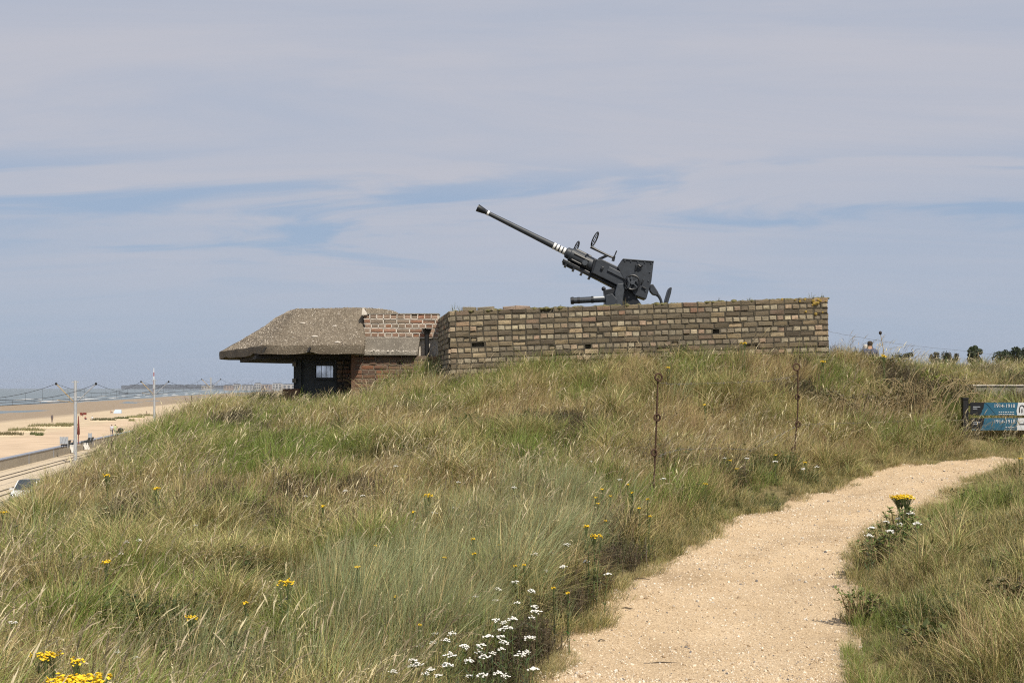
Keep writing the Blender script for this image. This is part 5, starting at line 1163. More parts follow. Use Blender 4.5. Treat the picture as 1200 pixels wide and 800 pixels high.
def wire(pts, label, r=.0022, barbs=True, name='barbed_wire', mat='wire'):
    pts = [Vector(p) for p in pts]; P = []
    for i in range(len(pts) - 1):
        for q in range(8): P.append(pts[i].lerp(pts[i + 1], q / 8) + Vector((0, 0, random.gauss(0, .004))))
    P.append(pts[-1]); b = MB(); b.tube(P, r, 4); o = b.build(name, M[mat]); tag(o, label, 'wire')
    if barbs:
        bb = MB()
        for p in P[2::3]:
            for s in (1, -1): bb.tube([p + Vector((-.006, 0, -.014 * s)), p + Vector((.006, 0, .014 * s))], .0016, 3)
        bb.build('barbs', M[mat], o)
wire([W(771, 535, P1Y), W(785, 529, 12.4), W(802, 525.5, 12.8), W(850, 525.5, 13.6), W(880, 527, 14.0), W(905, 514, 14.3), W(934, 499, P2Y)], 'sagging barbed wire strand between the two pickets, lower')
wire([W(771, 449, P1Y), W(810, 450, 12.7), W(860, 448, 13.6), W(900, 446, 14.1), W(934, 440, P2Y)], 'upper barbed wire strand between the two pickets', .0016)
wire([W(934, 498, P2Y), W(975, 496, 15.2), W(1040, 494, 16.2), W(1130, 492, 17.3)], 'barbed wire strand from the farther picket to the sign', .0018)
wire([W(971, 388, 18.2), W(1010, 396, 19), W(1060, 404, 20), W(1110, 409, 21.5), W(1190, 418, 23.5)], 'thin wire running down from the wall corner over the ridge', .0017, False)

# ------------------------------------------------------------------ signs and low concrete wall
def build_signs():
    SY = 17.5; sc_ = SY / F; X = lambda px: XP(px, SY); Z = lambda py: E - (py - HOR) / F * SY
    gx = gz(X(1165), SY)
    def glyph(name, body, size, loc, mat, par, pw):
        cu = bpy.data.curves.new(name, 'FONT'); cu.body = body; cu.size = size; cu.extrude = .001; cu.align_x = 'RIGHT'
        t = bpy.data.objects.new(name, cu); col.objects.link(t); bpy.context.view_layer.update()
        me = bpy.data.meshes.new_from_object(t.evaluated_get(bpy.context.evaluated_depsgraph_get())); bpy.data.objects.remove(t); me.materials.clear(); me.materials.append(mat)
        o = link(name, me, par); o.rotation_euler = (R(90), 0, 0); o.location = Vector(loc) - pw; return o
    for k, (y0, y1, xa, lb, small) in enumerate(((471.5, 486.3, 1137, 'upper blue direction sign board reading 1914-1918 with black end', (482.6, 485.2)), (489.7, 503.8, 1138, 'lower blue direction sign board reading 1914-1918 with black end', (500.4,)))):
        base = Vector((X(1170), SY, Z(y1))); e = empty('direction_sign', base, lb, 'sign', 'blue direction signs')
        ya, yb = Z(y1), Z(y0); xr = X(1225)
        b = MB(); b.prism([(X(xa + 1), ya), (xr, ya), (xr, yb), (X(xa + 1), yb)], SY, SY + .02); b.build('board', M['sign_blue'], e)
        wav = [(X(1154), yb), (X(1153.2), yb - .02), (X(1152.8), yb - .05), (X(1152.4), yb - .08), (X(1151), yb - .10), (X(1150.6), yb - .13), (X(1149), ya + .014), (X(1147), ya)]
        b = MB(); b.prism([(X(xa), ya if k == 0 else ya + .03), (X(xa), yb)] + wav, SY - .003, SY - .001); b.build('black_end', M['sign_black'], e)
        b = MB(); b.prism([(X(1192), ya), (X(1191.2), ya + .06), (X(1192.2), ya + .11), (X(1193), yb), (xr, yb), (xr, ya)], SY - .003, SY - .001); b.build('white_panel', M['sign_white'], e)
        glyph('lettering', '1914-1918', .068, (X(1189.5), SY - .004, yb - .068), M['sign_white'], e, base)
        for yy in small:
            xx0 = 1170 if k == 0 else 1178; x = xx0; b = MB(); rr = random.Random(k + int(yy))
            while x < 1188.5:
                w = rr.uniform(1.2, 3.0); w = min(w, 1189.5 - x); b.box((X(x + w / 2), SY - .004, Z(yy)), (w * sc_ * .85, .002, .010)); x += w + .5
            b.build('small_print', M['sign_white'], e)
        b = MB()
        for yy, a, c in ((y0 + 5, 1140, 1148.5), (y0 + 7.2, 1140, 1145)):
            b.box((X((a + c) / 2), SY - .006, Z(yy)), ((c - a) * sc_, .002, .010))
        b.build('small_print', M['greyplastic'], e)
        # pictogram on the white panel: an arch outline above, a line drawing below
        b = MB(); cx = X(1197.5); cz = (ya + yb) / 2
        if k == 0:
            b.tube([(cx - .035, SY - .006, cz - .05), (cx - .035, SY - .006, cz + .01), (cx - .02, SY - .006, cz + .04), (cx, SY - .006, cz + .05), (cx + .02, SY - .006, cz + .04), (cx + .035, SY - .006, cz + .01), (cx + .035, SY - .006, cz - .05)], .006, 5); b.tube([(cx, SY - .006, cz - .05), (cx, SY - .006, cz)], .007, 5)
        else:
            b.tube([(cx - .04, SY - .006, cz), (cx + .12, SY - .006, cz)], .006, 5); b.tube([(cx + .03, SY - .006, cz), (cx + .03, SY - .006, cz + .035)], .006, 5)
        b.build('pictogram', M['sign_black'], e)
    e = empty('sign_post', (X(1133), SY + .05, gz(X(1133), SY)), 'black square post holding the blue direction signs', 'post')
    b = MB(); b.prism([(X(1129.5), gz(X(1133), SY) - .1), (X(1135.5), gz(X(1133), SY) - .1), (X(1135.5), Z(467.5)), (X(1129.5), Z(467.5))], SY + .02, SY + .10); b.build('post', M['black'], e)
    b = MB(); b.prism([(X(1129), Z(467.6)), (X(1136), Z(467.6)), (X(1136), Z(465.8)), (X(1129), Z(465.8))], SY + .01, SY + .11); b.build('cap', M['black'], e)
    b = MB()
    for yy in (474, 484, 492, 501): b.box((X(1137), SY + .03, Z(yy)), (.05, .03, .025))
    b.build('clamp', M['black'], e)
    e2 = empty('sign_post', (X(1223), SY + .05, gz(X(1223), SY)), 'second sign post beyond the picture edge', 'post'); b = MB(); b.box((X(1223), SY + .06, (gz(X(1223), SY) + Z(466)) / 2), (.07, .07, Z(466) - gz(X(1223), SY) + .1)); b.build('post', M['black'], e2)
build_signs()
LY = 19.55
b = MB(); zt = E - (452 - HOR) / F * LY
b.prism([(XP(1138, LY), zt - .8), (XP(1330, LY), zt - .8), (XP(1330, LY), zt), (XP(1138, LY), zt)], LY, LY + .22); o = bevel(b.build('concrete_kerb_wall', M['concrete']), .02)
tag(o, 'low grey concrete retaining wall behind the blue signs', 'wall')
b = MB(); b.prism([(XP(1138, LY) - .01, zt + .001), (XP(1330, LY), zt + .001), (XP(1330, LY), zt + .02), (XP(1138, LY) - .01, zt + .02)], LY - .02, LY + .24); b.build('coping', M['mortar_w'], o)

# ------------------------------------------------------------------ people
def body_mesh(pose, seed=0):
    """one continuous skinned body, 1.72 m, feet on z = 0; returned mesh has slots trousers/shirt/skin/hair by height."""
    V = {'pel': (0, 0, .95), 'sp': (0, .01, 1.15), 'ch': (0, .0, 1.33), 'nk': (0, .01, 1.47), 'hd': (0, -.01, 1.60), 'ht': (0, 0, 1.69)}
    rad = {'pel': .135, 'sp': .125, 'ch': .145, 'nk': .055, 'hd': .09, 'ht': .075}
    Ed = [('pel', 'sp'), ('sp', 'ch'), ('ch', 'nk'), ('nk', 'hd'), ('hd', 'ht')]
    for s, n in ((-1, 'l'), (1, 'r')):
        st = .12 * s if pose == 'walk' else 0
        pts = [('hip', (.09 * s, 0, .88), .095), ('kn', (.10 * s, st * .5 - .02, .50), .062), ('an', (.10 * s, st, .09), .042), ('to', (.11 * s, st - .14, .035), .038),
               ('shd', (.18 * s, 0, 1.40), .06), ('el', (.24 * s, .03 - (.0 if pose == 'walk' else 0), 1.13), .043), ('wr', (.23 * s, -.12 if pose != 'stand' else -.03, .92), .032), ('ha', (.225 * s, -.18 if pose != 'stand' else -.05, .84), .035)]
        for k, p, r in pts: V[k + n] = p; rad[k + n] = r
        Ed += [('pel', 'hip' + n), ('hip' + n, 'kn' + n), ('kn' + n, 'an' + n), ('an' + n, 'to' + n), ('ch', 'shd' + n), ('shd' + n, 'el' + n), ('el' + n, 'wr' + n), ('wr' + n, 'ha' + n)]
    if pose == 'sit':
        for k in list(V): V[k] = (V[k][0], V[k][1], V[k][2] - .78)
        for s, n in ((-1, 'l'), (1, 'r')): V['hip' + n] = (.09 * s, 0, .12); V['kn' + n] = (.12 * s, -.38, .40); V['an' + n] = (.12 * s, -.55, .07); V['to' + n] = (.12 * s, -.68, .05); V['wr' + n] = (.2 * s, -.3, .3); V['ha' + n] = (.18 * s, -.36, .33)
    ks = list(V); me = bpy.data.meshes.new('person'); me.from_pydata([V[k] for k in ks], [(ks.index(a), ks.index(b)) for a, b in Ed], [])
    o = bpy.data.objects.new('tmp', me); col.objects.link(o); o.modifiers.new('s', 'SKIN'); sv = me.skin_vertices[0].data
    for i, k in enumerate(ks): sv[i].radius = (rad[k], rad[k]); sv[i].use_root = (k == 'pel')
    m = o.modifiers.new('u', 'SUBSURF'); m.levels = 1; m.render_levels = 1; bpy.context.view_layer.update()
    out = bpy.data.meshes.new_from_object(o.evaluated_get(bpy.context.evaluated_depsgraph_get())); bpy.data.objects.remove(o)
    off = .78 if pose == 'sit' else 0; idx = []
    for p in out.polygons:
        c = p.center; z = c.z + off; arm = abs(c.x) > .2 and z < 1.2
        if pose == 'sit' and c.y < -.15: idx.append(0 if c.z > .15 else 2); continue
        idx.append(3 if (z > 1.62 or (z > 1.49 and c.y > -.015)) else 2 if (z > 1.485 or (arm and z < 1.2) or z < .10) else 1 if z > .97 else 0)
    for q in range(4): out.materials.append(None)
    out.polygons.foreach_set('material_index', idx); out.polygons.foreach_set('use_smooth', [True] * len(out.polygons)); return out
BODY = {p: body_mesh(p) for p in ('stand', 'walk', 'sit')}
_cl = {}
def cloth(c):
    if c not in _cl: _cl[c] = flat('cloth_%d' % len(_cl), c, .85, 0, .08)
    return _cl[c]
def person(loc, rz, pose, shirt, trous, label, hair=(.03, .02, .015), group=None, s=1.0):
    me = BODY[pose].copy()
    for i, m in enumerate((cloth(trous), cloth(shirt), M['skin'], cloth(hair))): me.materials[i] = m
    o = link('person', me); o.location = loc; o.rotation_euler = (0, 0, rz); o.scale = (s, s, s); tag(o, label, 'person', group); return o
AL = math.atan2(DS.y, DS.x) + math.pi / 2
def promenade(px, py, z=-6.9):
    Y = -z * F / (py - HOR); return Vector((XP(px, Y), Y, E + z))
person(promenade(131, 511.3), AL, 'walk', (.55, .55, .62), (.05, .06, .10), 'person in pale striped top walking on the sea wall promenade', group='strollers on the promenade')
person(promenade(135, 511.0), AL, 'walk', (.50, .55, .30), (.45, .50, .35), 'person in light green clothes walking beside the pram', group='strollers on the promenade')
pp = promenade(140, 510.6); e = empty('pram', pp, 'black hooded pram pushed along the promenade', 'pram', rz=AL)
b = MB(); b.prism([(-.35, .45), (.4, .45), (.45, .75), (-.4, .75)], -.22, .22); b.build('bassinet', M['black'], e, loc=(0, 0, 0))
b = MB(); b.ball((-.15, 0, .85), .42, .6, .75, 12, 8); b.build('hood', M['black'], e, True, loc=(0, 0, 0))
for x in (-.35, .4):
    for y in (-.25, .25):
        b = MB(); b.tube([(x, y - .02, .16), (x, y + .02, .16)], .16, 14); b.build('wheel', M['rubber'], e, True, loc=(0, 0, 0))
b = MB(); b.tube([(.35, .2, .2), (-.2, .2, .6), (-.75, .2, 1.02), (-.75, -.2, 1.02), (-.2, -.2, .6), (.35, -.2, .2)], .02, 6); b.build('frame', M['black'], e, True, loc=(0, 0, 0))
person(Vector((XP(1014.5, 38), 38, gz(XP(1014.5, 38), 38))), 3.3, 'stand', (.62, .62, .62), (.1, .1, .12), 'person in white top behind the ridge past the wall end', (.45, .42, .38))
person(Vector((XP(1019.5, 37), 37, gz(XP(1019.5, 37), 37))), 2.9, 'stand', (.07, .09, .16), (.05, .05, .07), 'person in dark blue top behind the ridge past the wall end')
def beach_pt(px, py, z): Y = -z * F / (py - HOR); return Vector((XP(px, Y), Y, E + z))
for px, py, ps, sh, tr, lb in ((61, 495, 'walk', (.06, .06, .08), (.08, .06, .06), 'lone dark dressed person walking on the open sand'), (100, 492, 'sit', (.3, .1, .08), (.05, .05, .08), 'person in red sitting on the sand behind the tram pole'), (108, 491.5, 'sit', (.7, .7, .7), (.5, .5, .5), 'person in white sitting on the sand beside the one in red'), (97, 487.5, 'sit', (.05, .05, .06), (.2, .04, .04), 'person in dark top sitting near the flat red wind break'), (130, 484, 'sit', (.35, .15, .08), (.05, .05, .05), 'person in brown sitting next to the pale blue beach tent'), (47, 473, 'walk', (.08, .08, .1), (.06, .06, .08), 'tiny figure walking near the wet sand'), (172, 489, 'stand', (.05, .05, .06), (.05, .05, .06), 'dark figure by the sand dune tufts near the second tram pole')):
    person(beach_pt(px, py, -7.45 if py > 480 else -9.6), random.uniform(0, 6), ps, sh, tr, lb)
p = beach_pt(138, 484, -7.6); e = empty('beach_tent', p, 'pale blue beach tent on the open sand', 'tent')
b = MB(); b.add([(-1.1, -.8, 0), (1.1, -.8, 0), (1.1, .8, 0), (-1.1, .8, 0), (-.9, .4, 1.1), (.9, .4, 1.1)], [(0, 1, 5, 4), (1, 2, 5), (2, 3, 4, 5), (3, 0, 4)]); b.build('canopy', flat('tent_blue', (.45, .52, .62), .8), e, loc=(0, 0, 0))
b = MB(); b.box((0, -.8, .02), (2.0, .6, .04)); b.build('groundsheet', flat('tent_sheet', (.3, .35, .45), .8), e, loc=(0, 0, 0))
p = beach_pt(97.5, 486.5, -7.6); e = empty('wind_break', p, 'low red beach wind break on posts', 'wind break')
b = MB(); b.box((0, 0, .45), (1.8, .03, .6)); b.build('cloth', M['redcloth'], e, loc=(0, 0, 0))
for x in (-.9, 0, .9): b = MB(); b.box((x, .03, .5), (.05, .05, 1.0)); b.build('post', M['drystem'], e, loc=(0, 0, 0))

# ------------------------------------------------------------------ tram poles and overhead line
def pole_xy(Y, t): return Vector((-(t + .1376 * Y) / .9905, Y, E - 8.0))
POLES = [(134.8, 8.75, 'nearest pale grey tram pole with double cantilever arms by the sea wall'), (194, 9.25, 'second pale grey tram pole half hidden by the grassy crest'), (283, 10.2, 'third and farthest tram pole seen over the crest beside the bunker')]
NODE = {29: [], 24.85: []}
for Y in (72.0,): 
    for t in NODE: NODE[t].append(pole_xy(Y, t) + Vector((0, 0, 8.3)))
for Y, H, lb in POLES:
    p = pole_xy(Y, 27); e = empty('tram_pole', p, lb, 'pole', 'tram poles along the track')
    b = MB(); b.tube([p, p + Vector((0, 0, .4)), p + Vector((0, 0, H))], [.20, .19, .15], 12); b.build('mast', M['steel'], e, True)
    b = MB(); b.tube([p, p + Vector((0, 0, .05)), p + Vector((0, 0, .35))], [.55, .5, .26], 12); b.build('foot', M['seawall'], e, True)
    b = MB(); b.bar(p + Vector((0, 0, H - .15)) - DT * .35, p + Vector((0, 0, H - .15)) + DT * .35, .08); b.build('cross_piece', M['steel'], e)
    for t in (29, 24.85):
        q = pole_xy(Y, t) + Vector((0, 0, H - .35)); NODE[t].append(q); a = p + Vector((0, 0, H - 2.4))
        b = MB(); b.tube([a, q], .055, 6); b.tube([a, a.lerp(q, .96) - Vector((0, 0, 1.6))], .03, 5); b.build('arm', M['drystem'] if t == 29 else M['steel'], e, True)
        b = MB(); b.ball(q, .13, 1, 1.2); b.build('insulator', M['black'], e, True)
for t in NODE:
    NODE[t].append(pole_xy(400, t) + Vector((0, 0, 10.4)))
    for i in range(len(NODE[t]) - 1):
        a, c = NODE[t][i], NODE[t][i + 1]; side = ('seaward', 'landward')[t != 29]
        b = MB(); b.tube([a.lerp(c, u) - Vector((0, 0, 4 * 1.35 * u * (1 - u))) for u in np.linspace(0, 1, 17)], .022, 4); sp = ('before the nearest pole', 'between the nearest and second pole', 'between the second and third pole', 'beyond the third pole')[i]
        o = b.build('overhead_wire', M['darkwire']); tag(o, 'sagging overhead tram wire of the %s track %s' % (side, sp), 'wire')
        b = MB(); dz = Vector((0, 0, 1.7)); b.tube([a - dz, c - dz], .022, 4); b.build('contact_wire', M['darkwire'], o)
        b = MB()
        for u in np.linspace(.1, .9, 8): q = a.lerp(c, u); b.tube([q - Vector((0, 0, 4 * 1.35 * u * (1 - u))), q - dz], .012, 3)
        b.build('droppers', M['darkwire'], o)

# ------------------------------------------------------------------ things on the promenade
def wl(px, py): return promenade(px, py)
p = wl(92, 521.5); e = empty('parasol', p, 'folded dark red parasol on a tall pole behind the wall', 'parasol')
b = MB(); b.tube([p, p + Vector((0, 0, 3.5))], .05, 8); b.build('pole', M['redcloth'], e, True)
b = MB(); b.tube([p + Vector((0, 0, 1.2)), p + Vector((0, 0, 1.35)), p + Vector((0, 0, 1.9)), p + Vector((0, 0, 3.3))], [.05, .17, .15, .05], 10); b.build('canopy', M['redcloth'], e, True)
b = MB(); b.tube([p, p + Vector((0, 0, .12))], .35, 12); b.build('base', M['seawall'], e, True)
for px, py, lb in ((75, 524.5, 'glass wind screen at the near end of the terrace'), (105.5, 519.3, 'small glass wind screen at the far end of the terrace')):
    p = wl(px, py); e = empty('wind_screen', p, lb, 'wind screen'); w = .9 if px < 80 else .4
    b = MB(); b.box(p + Vector((0, 0, .85)), (w, .06, .8)); b.build('panel', M['greyplastic'], e)
    for s in (-1, 1): b = MB(); b.box(p + Vector((s * w / 2, 0, .65)), (.06, .08, 1.3)); b.build('post', M['steel'], e)
for px, py, lb in ((76.5, 524.2, 'dark lounge chair beside the big wind screen'), (82.5, 523.3, 'dark lounge chair left of the tram pole foot'), (99.5, 521, 'dark lounge chair right of the red parasol'), (103.5, 520.3, 'dark lounge chair next to the small wind screen')):
    p = wl(px, py); e = empty('lounge_chair', p, lb, 'chair', 'dark lounge chairs on the terrace'); 
    b = MB(); b.box(p + Vector((0, 0, .32)), (.75, .7, .14)); b.build('seat', M['frame'], e)
    b = MB(); b.bar(p + Vector((.33, 0, .3)), p + Vector((.55, 0, .85)), .7, .1); b.build('backrest', M['frame'], e)
    for s in (-1, 1):
        b = MB(); b.box(p + Vector((0, s * .36, .47)), (.7, .06, .05)); b.build('armrest', M['frame'], e)
        for x in (-.3, .3): b = MB(); b.box(p + Vector((x, s * .32, .13)), (.05, .05, .27)); b.build('leg', M['frame'], e)
p = wl(87, 522.6); e = empty('terrace_table', p, 'small grey table between the lounge chairs by the parasol', 'table')
b = MB(); b.tube([p + Vector((0, 0, .68)), p + Vector((0, 0, .72))], .45, 14); b.build('table_top', M['greyplastic'], e, True); b = MB(); b.tube([p, p + Vector((0, 0, .68))], .05, 8); b.build('leg', M['steel'], e, True)
for px, lb in ((82.5, 'white cloth banner hung over the sea wall left of the pole'), (98, 'white cloth banner hung over the sea wall right of the pole')):
    # hangs on the track side of the wall
    t_ = 31.68; a_ = (px - 600) / F; Y = t_ / (-.9905 * a_ - .1376); q = Vector((a_ * Y, Y, E - 6.86)); b = MB(); N = 8
    vs = []; 
    for i in range(N + 1):
        u = i / N; c = q - DT * (.05 + .12 * math.sin(u * 3)) + Vector((.35 * u + .05 * math.sin(u * 9), 0, -1.02 * u)); vs += [c - DS * .0 + Vector((-.33, 0, 0)), c + Vector((.33, 0, 0))]
    b.add(vs, [(2 * i, 2 * i + 1, 2 * i + 3, 2 * i + 2) for i in range(N)]); o = b.build('cloth_banner', M['white_cloth']); so = o.modifiers.new('t', 'SOLIDIFY'); so.thickness = .02; tag(o, lb, 'banner', 'white banners on the sea wall')

# embryo dunes with marram on the beach
def beach_z(t): return float(np.interp(t, [32, 46, 60, 78, 100, 128], [-7.0, -7.05, -7.4, -8.5, -9.8, -10.4]))
for i, (px, py, L, lb) in enumerate(((30, 507, 7, 'grassy sand hummock nearest the picture edge'), (58, 502, 9, 'long grassy sand hummock left of the tram pole'), (78, 500, 5, 'thin grass on sand just left of the tram pole'), (121, 494, 6, 'dark green grass hummock right of the tram pole'), (142, 492, 4, 'small dark grass hummock in the row, nearer the pram'), (158, 491, 5, 'grass hummock left of the second pole'), (170, 489, 5, 'grass hummock touching the second pole'), (46, 512, 1.4, 'small round dark tussock on the bare sand'), (39, 511, 1.2, 'smallest dark tussock on the bare sand'), (154, 494.5, 1.6, 'brownish tussock below the grass row'), (10, 512, 5, 'thin grass hummock at the picture edge'))):
    z = -7.25; Y = -z * F / (py - HOR); c = Vector((XP(px, Y), Y, 0)); t = c.dot(DT); z = beach_z(t); c.z = E + z - .05
    e = empty('beach_hummock', c, lb, 'hummock', 'grassy hummocks on the beach')
    b = MB(); b.ball((0, 0, 0), L * .55, .35, .10, 14, 8); b.build('sand_mound', flat('hummock_sand', (.56, .45, .31), .95), e, True, loc=(0, 0, 0)); rs = np.random.default_rng(60 + i)
    L *= .62; n = int(90 * L); a = rs.random(n) * 6.28; rr = np.sqrt(rs.random(n)); x = np.cos(a) * rr * L * .7; y = np.sin(a) * rr * L * .24; h = .2 + .5 * rs.random(n); z0 = L * .08 * np.sqrt(np.maximum(0, 1 - (x / (L * .8)) ** 2 - (y / (L * .28)) ** 2)); w = .06
    dark = i in (3, 4, 7, 8); 
    V = np.stack([np.c_[x - w, y, z0 - .05], np.c_[x + w, y, z0 - .05], np.c_[x + rs.normal(.1, .2, n), y, z0 + h]], 1).reshape(-1, 3); cb = np.array((.09, .10, .04) if dark else (.20, .185, .09)); C = np.repeat(cb[None] * (.6 + .8 * rs.random((n, 1))), 3, 0)
    link('grass', np_mesh('hummock_grass', V, np.arange(3 * n).reshape(-1, 3), M['dry'], C), e)

# ------------------------------------------------------------------ white car and roadside rail
def build_car():
    c = Vector((0, 0, 0)); t = 21.2; a_ = (33 - 600) / F; Y = t / (-.9905 * a_ - .1376); pos = Vector((a_ * Y, Y, E - 7.985))
    e = empty('parked_car', pos, 'white car on the coast road half hidden behind the grassy crest', 'car', rz=math.atan2(-DS.y, -DS.x))
    # local +x = forward (towards the viewer's left); lofted sections (x, half width low, half width sill, z bottom, z belt)
    S = [(-2.05, .70, .42, .80), (-1.95, .80, .30, .92), (-1.2, .86, .26, .97), (0, .87, .25, .96), (.9, .86, .25, .93), (1.5, .84, .27, .84), (1.95, .76, .32, .70), (2.08, .62, .40, .60)]
    V = []; Fq = []; ring = lambda x, w, zb, zt: [(x, -w * .93, zb), (x, -w, zb + .12), (x, -w, zt - .14), (x, -w * .9, zt), (x, w * .9, zt), (x, w, zt - .14), (x, w, zb + .12), (x, w * .93, zb)]
    for s in S: V += ring(*s)
    n = 8
    for k in range(len(S) - 1): Fq += [(k * n + i, k * n + (i + 1) % n, (k + 1) * n + (i + 1) % n, (k + 1) * n + i) for i in range(n)]
    Fq += [tuple(range(n))[::-1], tuple((len(S) - 1) * n + i for i in range(n))]
    b = MB(); b.add(V, Fq); b.build('body', M['carpaint'], e, True, loc=(0, 0, 0))
    b = MB(); b.add([(-1.75, -.72, .93), (-1.75, .72, .93), (-1.55, -.60, 1.47), (-1.55, .60, 1.47), (.1, -.62, 1.52), (.1, .62, 1.52), (1.05, -.72, .92), (1.05, .72, .92)], [(0, 1, 3, 2), (2, 3, 5, 4), (4, 5, 7, 6), (0, 2, 4, 6), (1, 7, 5, 3)]); b.build('cabin_glass', M['glass_dark'], e, loc=(0, 0, 0))
    b = MB(); b.add([(-1.6, -.60, 1.475), (-1.6, .60, 1.475), (.12, .60, 1.53), (.12, -.60, 1.53), (-1.5, -.5, 1.51), (-1.5, .5, 1.51), (0, .5, 1.56), (0, -.5, 1.56)], [(0, 1, 5, 4), (1, 2, 6, 5), (2, 3, 7, 6), (3, 0, 4, 7), (4, 5, 6, 7)]); b.build('roof', M['glass_dark'], e, loc=(0, 0, 0))
    for s in (-1, 1):
        for x0, z0, x1, z1 in ((.12, 1.5, 1.05, .93), (-.55, 1.48, -.6, .95), (-1.55, 1.47, -1.8, .93)): b = MB(); b.bar((x0, s * .625, z0), (x1, s * .735, z1), .05, .07); b.build('pillar', M['carpaint'], e, loc=(0, 0, 0))
        for x in (-1.3, 1.3):
            b = MB(); b.tube([(x, s * .72, .32), (x, s * .885, .32)], .32, 18); w = b.build('wheel', M['rubber'], e, True, loc=(0, 0, 0)); b = MB(); b.tube([(x, s * .88, .32), (x, s * .895, .32)], .2, 14); b.build('rim', M['steel'], w, True, loc=(0, 0, 0))
        b = MB(); b.ball((1.98, s * .55, .64), .13, 1.2, .7); b.build('headlight', M['glass_dark'], e, True, loc=(0, 0, 0)); b = MB(); b.box((.85, s * .93, .98), (.12, .2, .13)); b.build('mirror', M['carpaint'], e, loc=(0, 0, 0))
    b = MB(); b.box((2.08, 0, .45), (.04, .9, .16)); b.build('grille', M['black'], e, loc=(0, 0, 0))
build_car()
e = empty('roadside_rail', ST(60, 19.0, -8.0), 'pale painted two bar rail beside the coast road', 'rail')
for z in (-7.2, -7.6): b = MB(); b.bar(ST(50, 19.0, z), ST(150, 19.0, z), .06, .14); b.build('bar', M['white'], e)
for s in np.arange(50, 150.1, 2.5): b = MB(); b.bar(ST(s, 19.08, -8.0), ST(s, 19.08, -7.05), .1, .1); b.build('post', M['white'], e)

# ------------------------------------------------------------------ far things: trees, harbour, town
def tree(px, py_top, Y, rw, rh, label, base, seed, name='tree', n=5200):
    g = np.random.default_rng(seed); gzv = gz(XP(px, Y), min(Y, 400)); ztop = E - (py_top - HOR) / F * Y; n = int(n * 1.6); e = empty(name, (XP(px, Y), Y, gzv), label, 'tree', 'trees on the inland horizon'); Ht = ztop - gzv
    b = MB(); b.tube([(0, 0, -.2), (.1, 0, Ht * .3), (0, .1, Ht * .7)], [.05 * Ht, .035 * Ht, .012 * Ht], 8); tk = b.build('trunk', M['bark'], e, True, loc=(0, 0, 0))
    cl = []
    for i in range(int(24 + 2 * rw)):
        a = g.random() * 6.28; r = math.sqrt(g.random()); cz = Ht * (.22 + .72 * g.random() * (1 - .25 * r)); cl.append((math.cos(a) * r * rw * .75, math.sin(a) * r * rw * .7, cz, (.28 + .2 * g.random()) * min(rw, rh * 1.2)))
        q = cl[-1]; b = MB(); b.tube([(0, 0, Ht * .35), (q[0] * .5, q[1] * .5, (Ht * .35 + q[2]) / 2 + .2), q[:3]], [.014 * Ht, .009 * Ht, .003 * Ht], 5); b.build('limb', M['bark'], tk, loc=(0, 0, 0))
    cl = np.array(cl); k = g.integers(0, len(cl), n); d = g.normal(0, 1, (n, 3)); d /= np.linalg.norm(d, axis=1)[:, None]; p = cl[k, :3] + d * (cl[k, 3] * (g.random(n) ** .45))[:, None]; p[:, 2] += Ht - p[:, 2].max()
    s = .13 * (.6 + .8 * g.random(n))[:, None] * (rh / 4 + .4); u = g.normal(0, 1, (n, 3)); u /= np.linalg.norm(u, axis=1)[:, None]; v = np.cross(u, g.normal(0, 1, (n, 3))); v /= np.linalg.norm(v, axis=1)[:, None]
    V = np.stack([p - u * s, p + v * s * .6, p + u * s, p - v * s * .6], 1).reshape(-1, 3); C = np.repeat(np.array(base)[None] * (.65 + .7 * g.random((n, 1))), 4, 0)
    link('crown', np_mesh('crown', V, np.arange(4 * n).reshape(-1, 4), M['treeleaf'], C), e)
tree(1141, 404.8, 210, 1.45, 3.6, 'single round dark tree on the inland horizon', (.05, .065, .03), 1, n=3500)
tree(1106, 411.6, 230, 2.2, 3.0, 'low dark tree clump left of the single round tree', (.05, .06, .032), 2, n=3000)
tree(1096, 412.6, 240, 1.2, 2.6, 'small dark bush left end of the horizon trees', (.055, .06, .035), 3, n=1500)
tree(1116, 412.8, 235, 1.4, 2.4, 'brownish low bush next to the low tree clump', (.09, .075, .045), 4, n=1800)
tree(1183, 406.3, 200, 2.2, 3.8, 'broad dark tree mass near the picture edge', (.045, .06, .03), 5, n=4500)
tree(1196, 405.6, 205, 2.5, 4.0, 'dark tree mass cut by the picture edge', (.05, .062, .032), 6, n=4500)
tree(1174, 411.5, 195, 1.3, 3.0, 'small dark tree in front of the broad tree mass', (.05, .065, .035), 7, n=1800)
tree(1060, 412.5, 220, 1.7, 2.6, 'low bush just breaking the ridge line', (.06, .07, .04), 8, n=2000)
tree(1215, 407, 210, 2.5, 4.0, 'dark tree just outside the picture edge', (.05, .062, .032), 9, n=3500)
# paling fence on the plateau
e = empty('paling_fence', (XP(1185, 42), 42, gz(XP(1185, 42), 42)), 'weathered paling fence on the grassy plateau under the far trees', 'fence')
for i in range(9):
    px = 1172 + i * 3.6; x = XP(px, 42); b = MB(); zb = gz(x, 42); b.box((x, 42, zb + .58), (.05, .03, 1.15 + random.uniform(-.08, .08))); b.build('pale', M['drystem'], e)
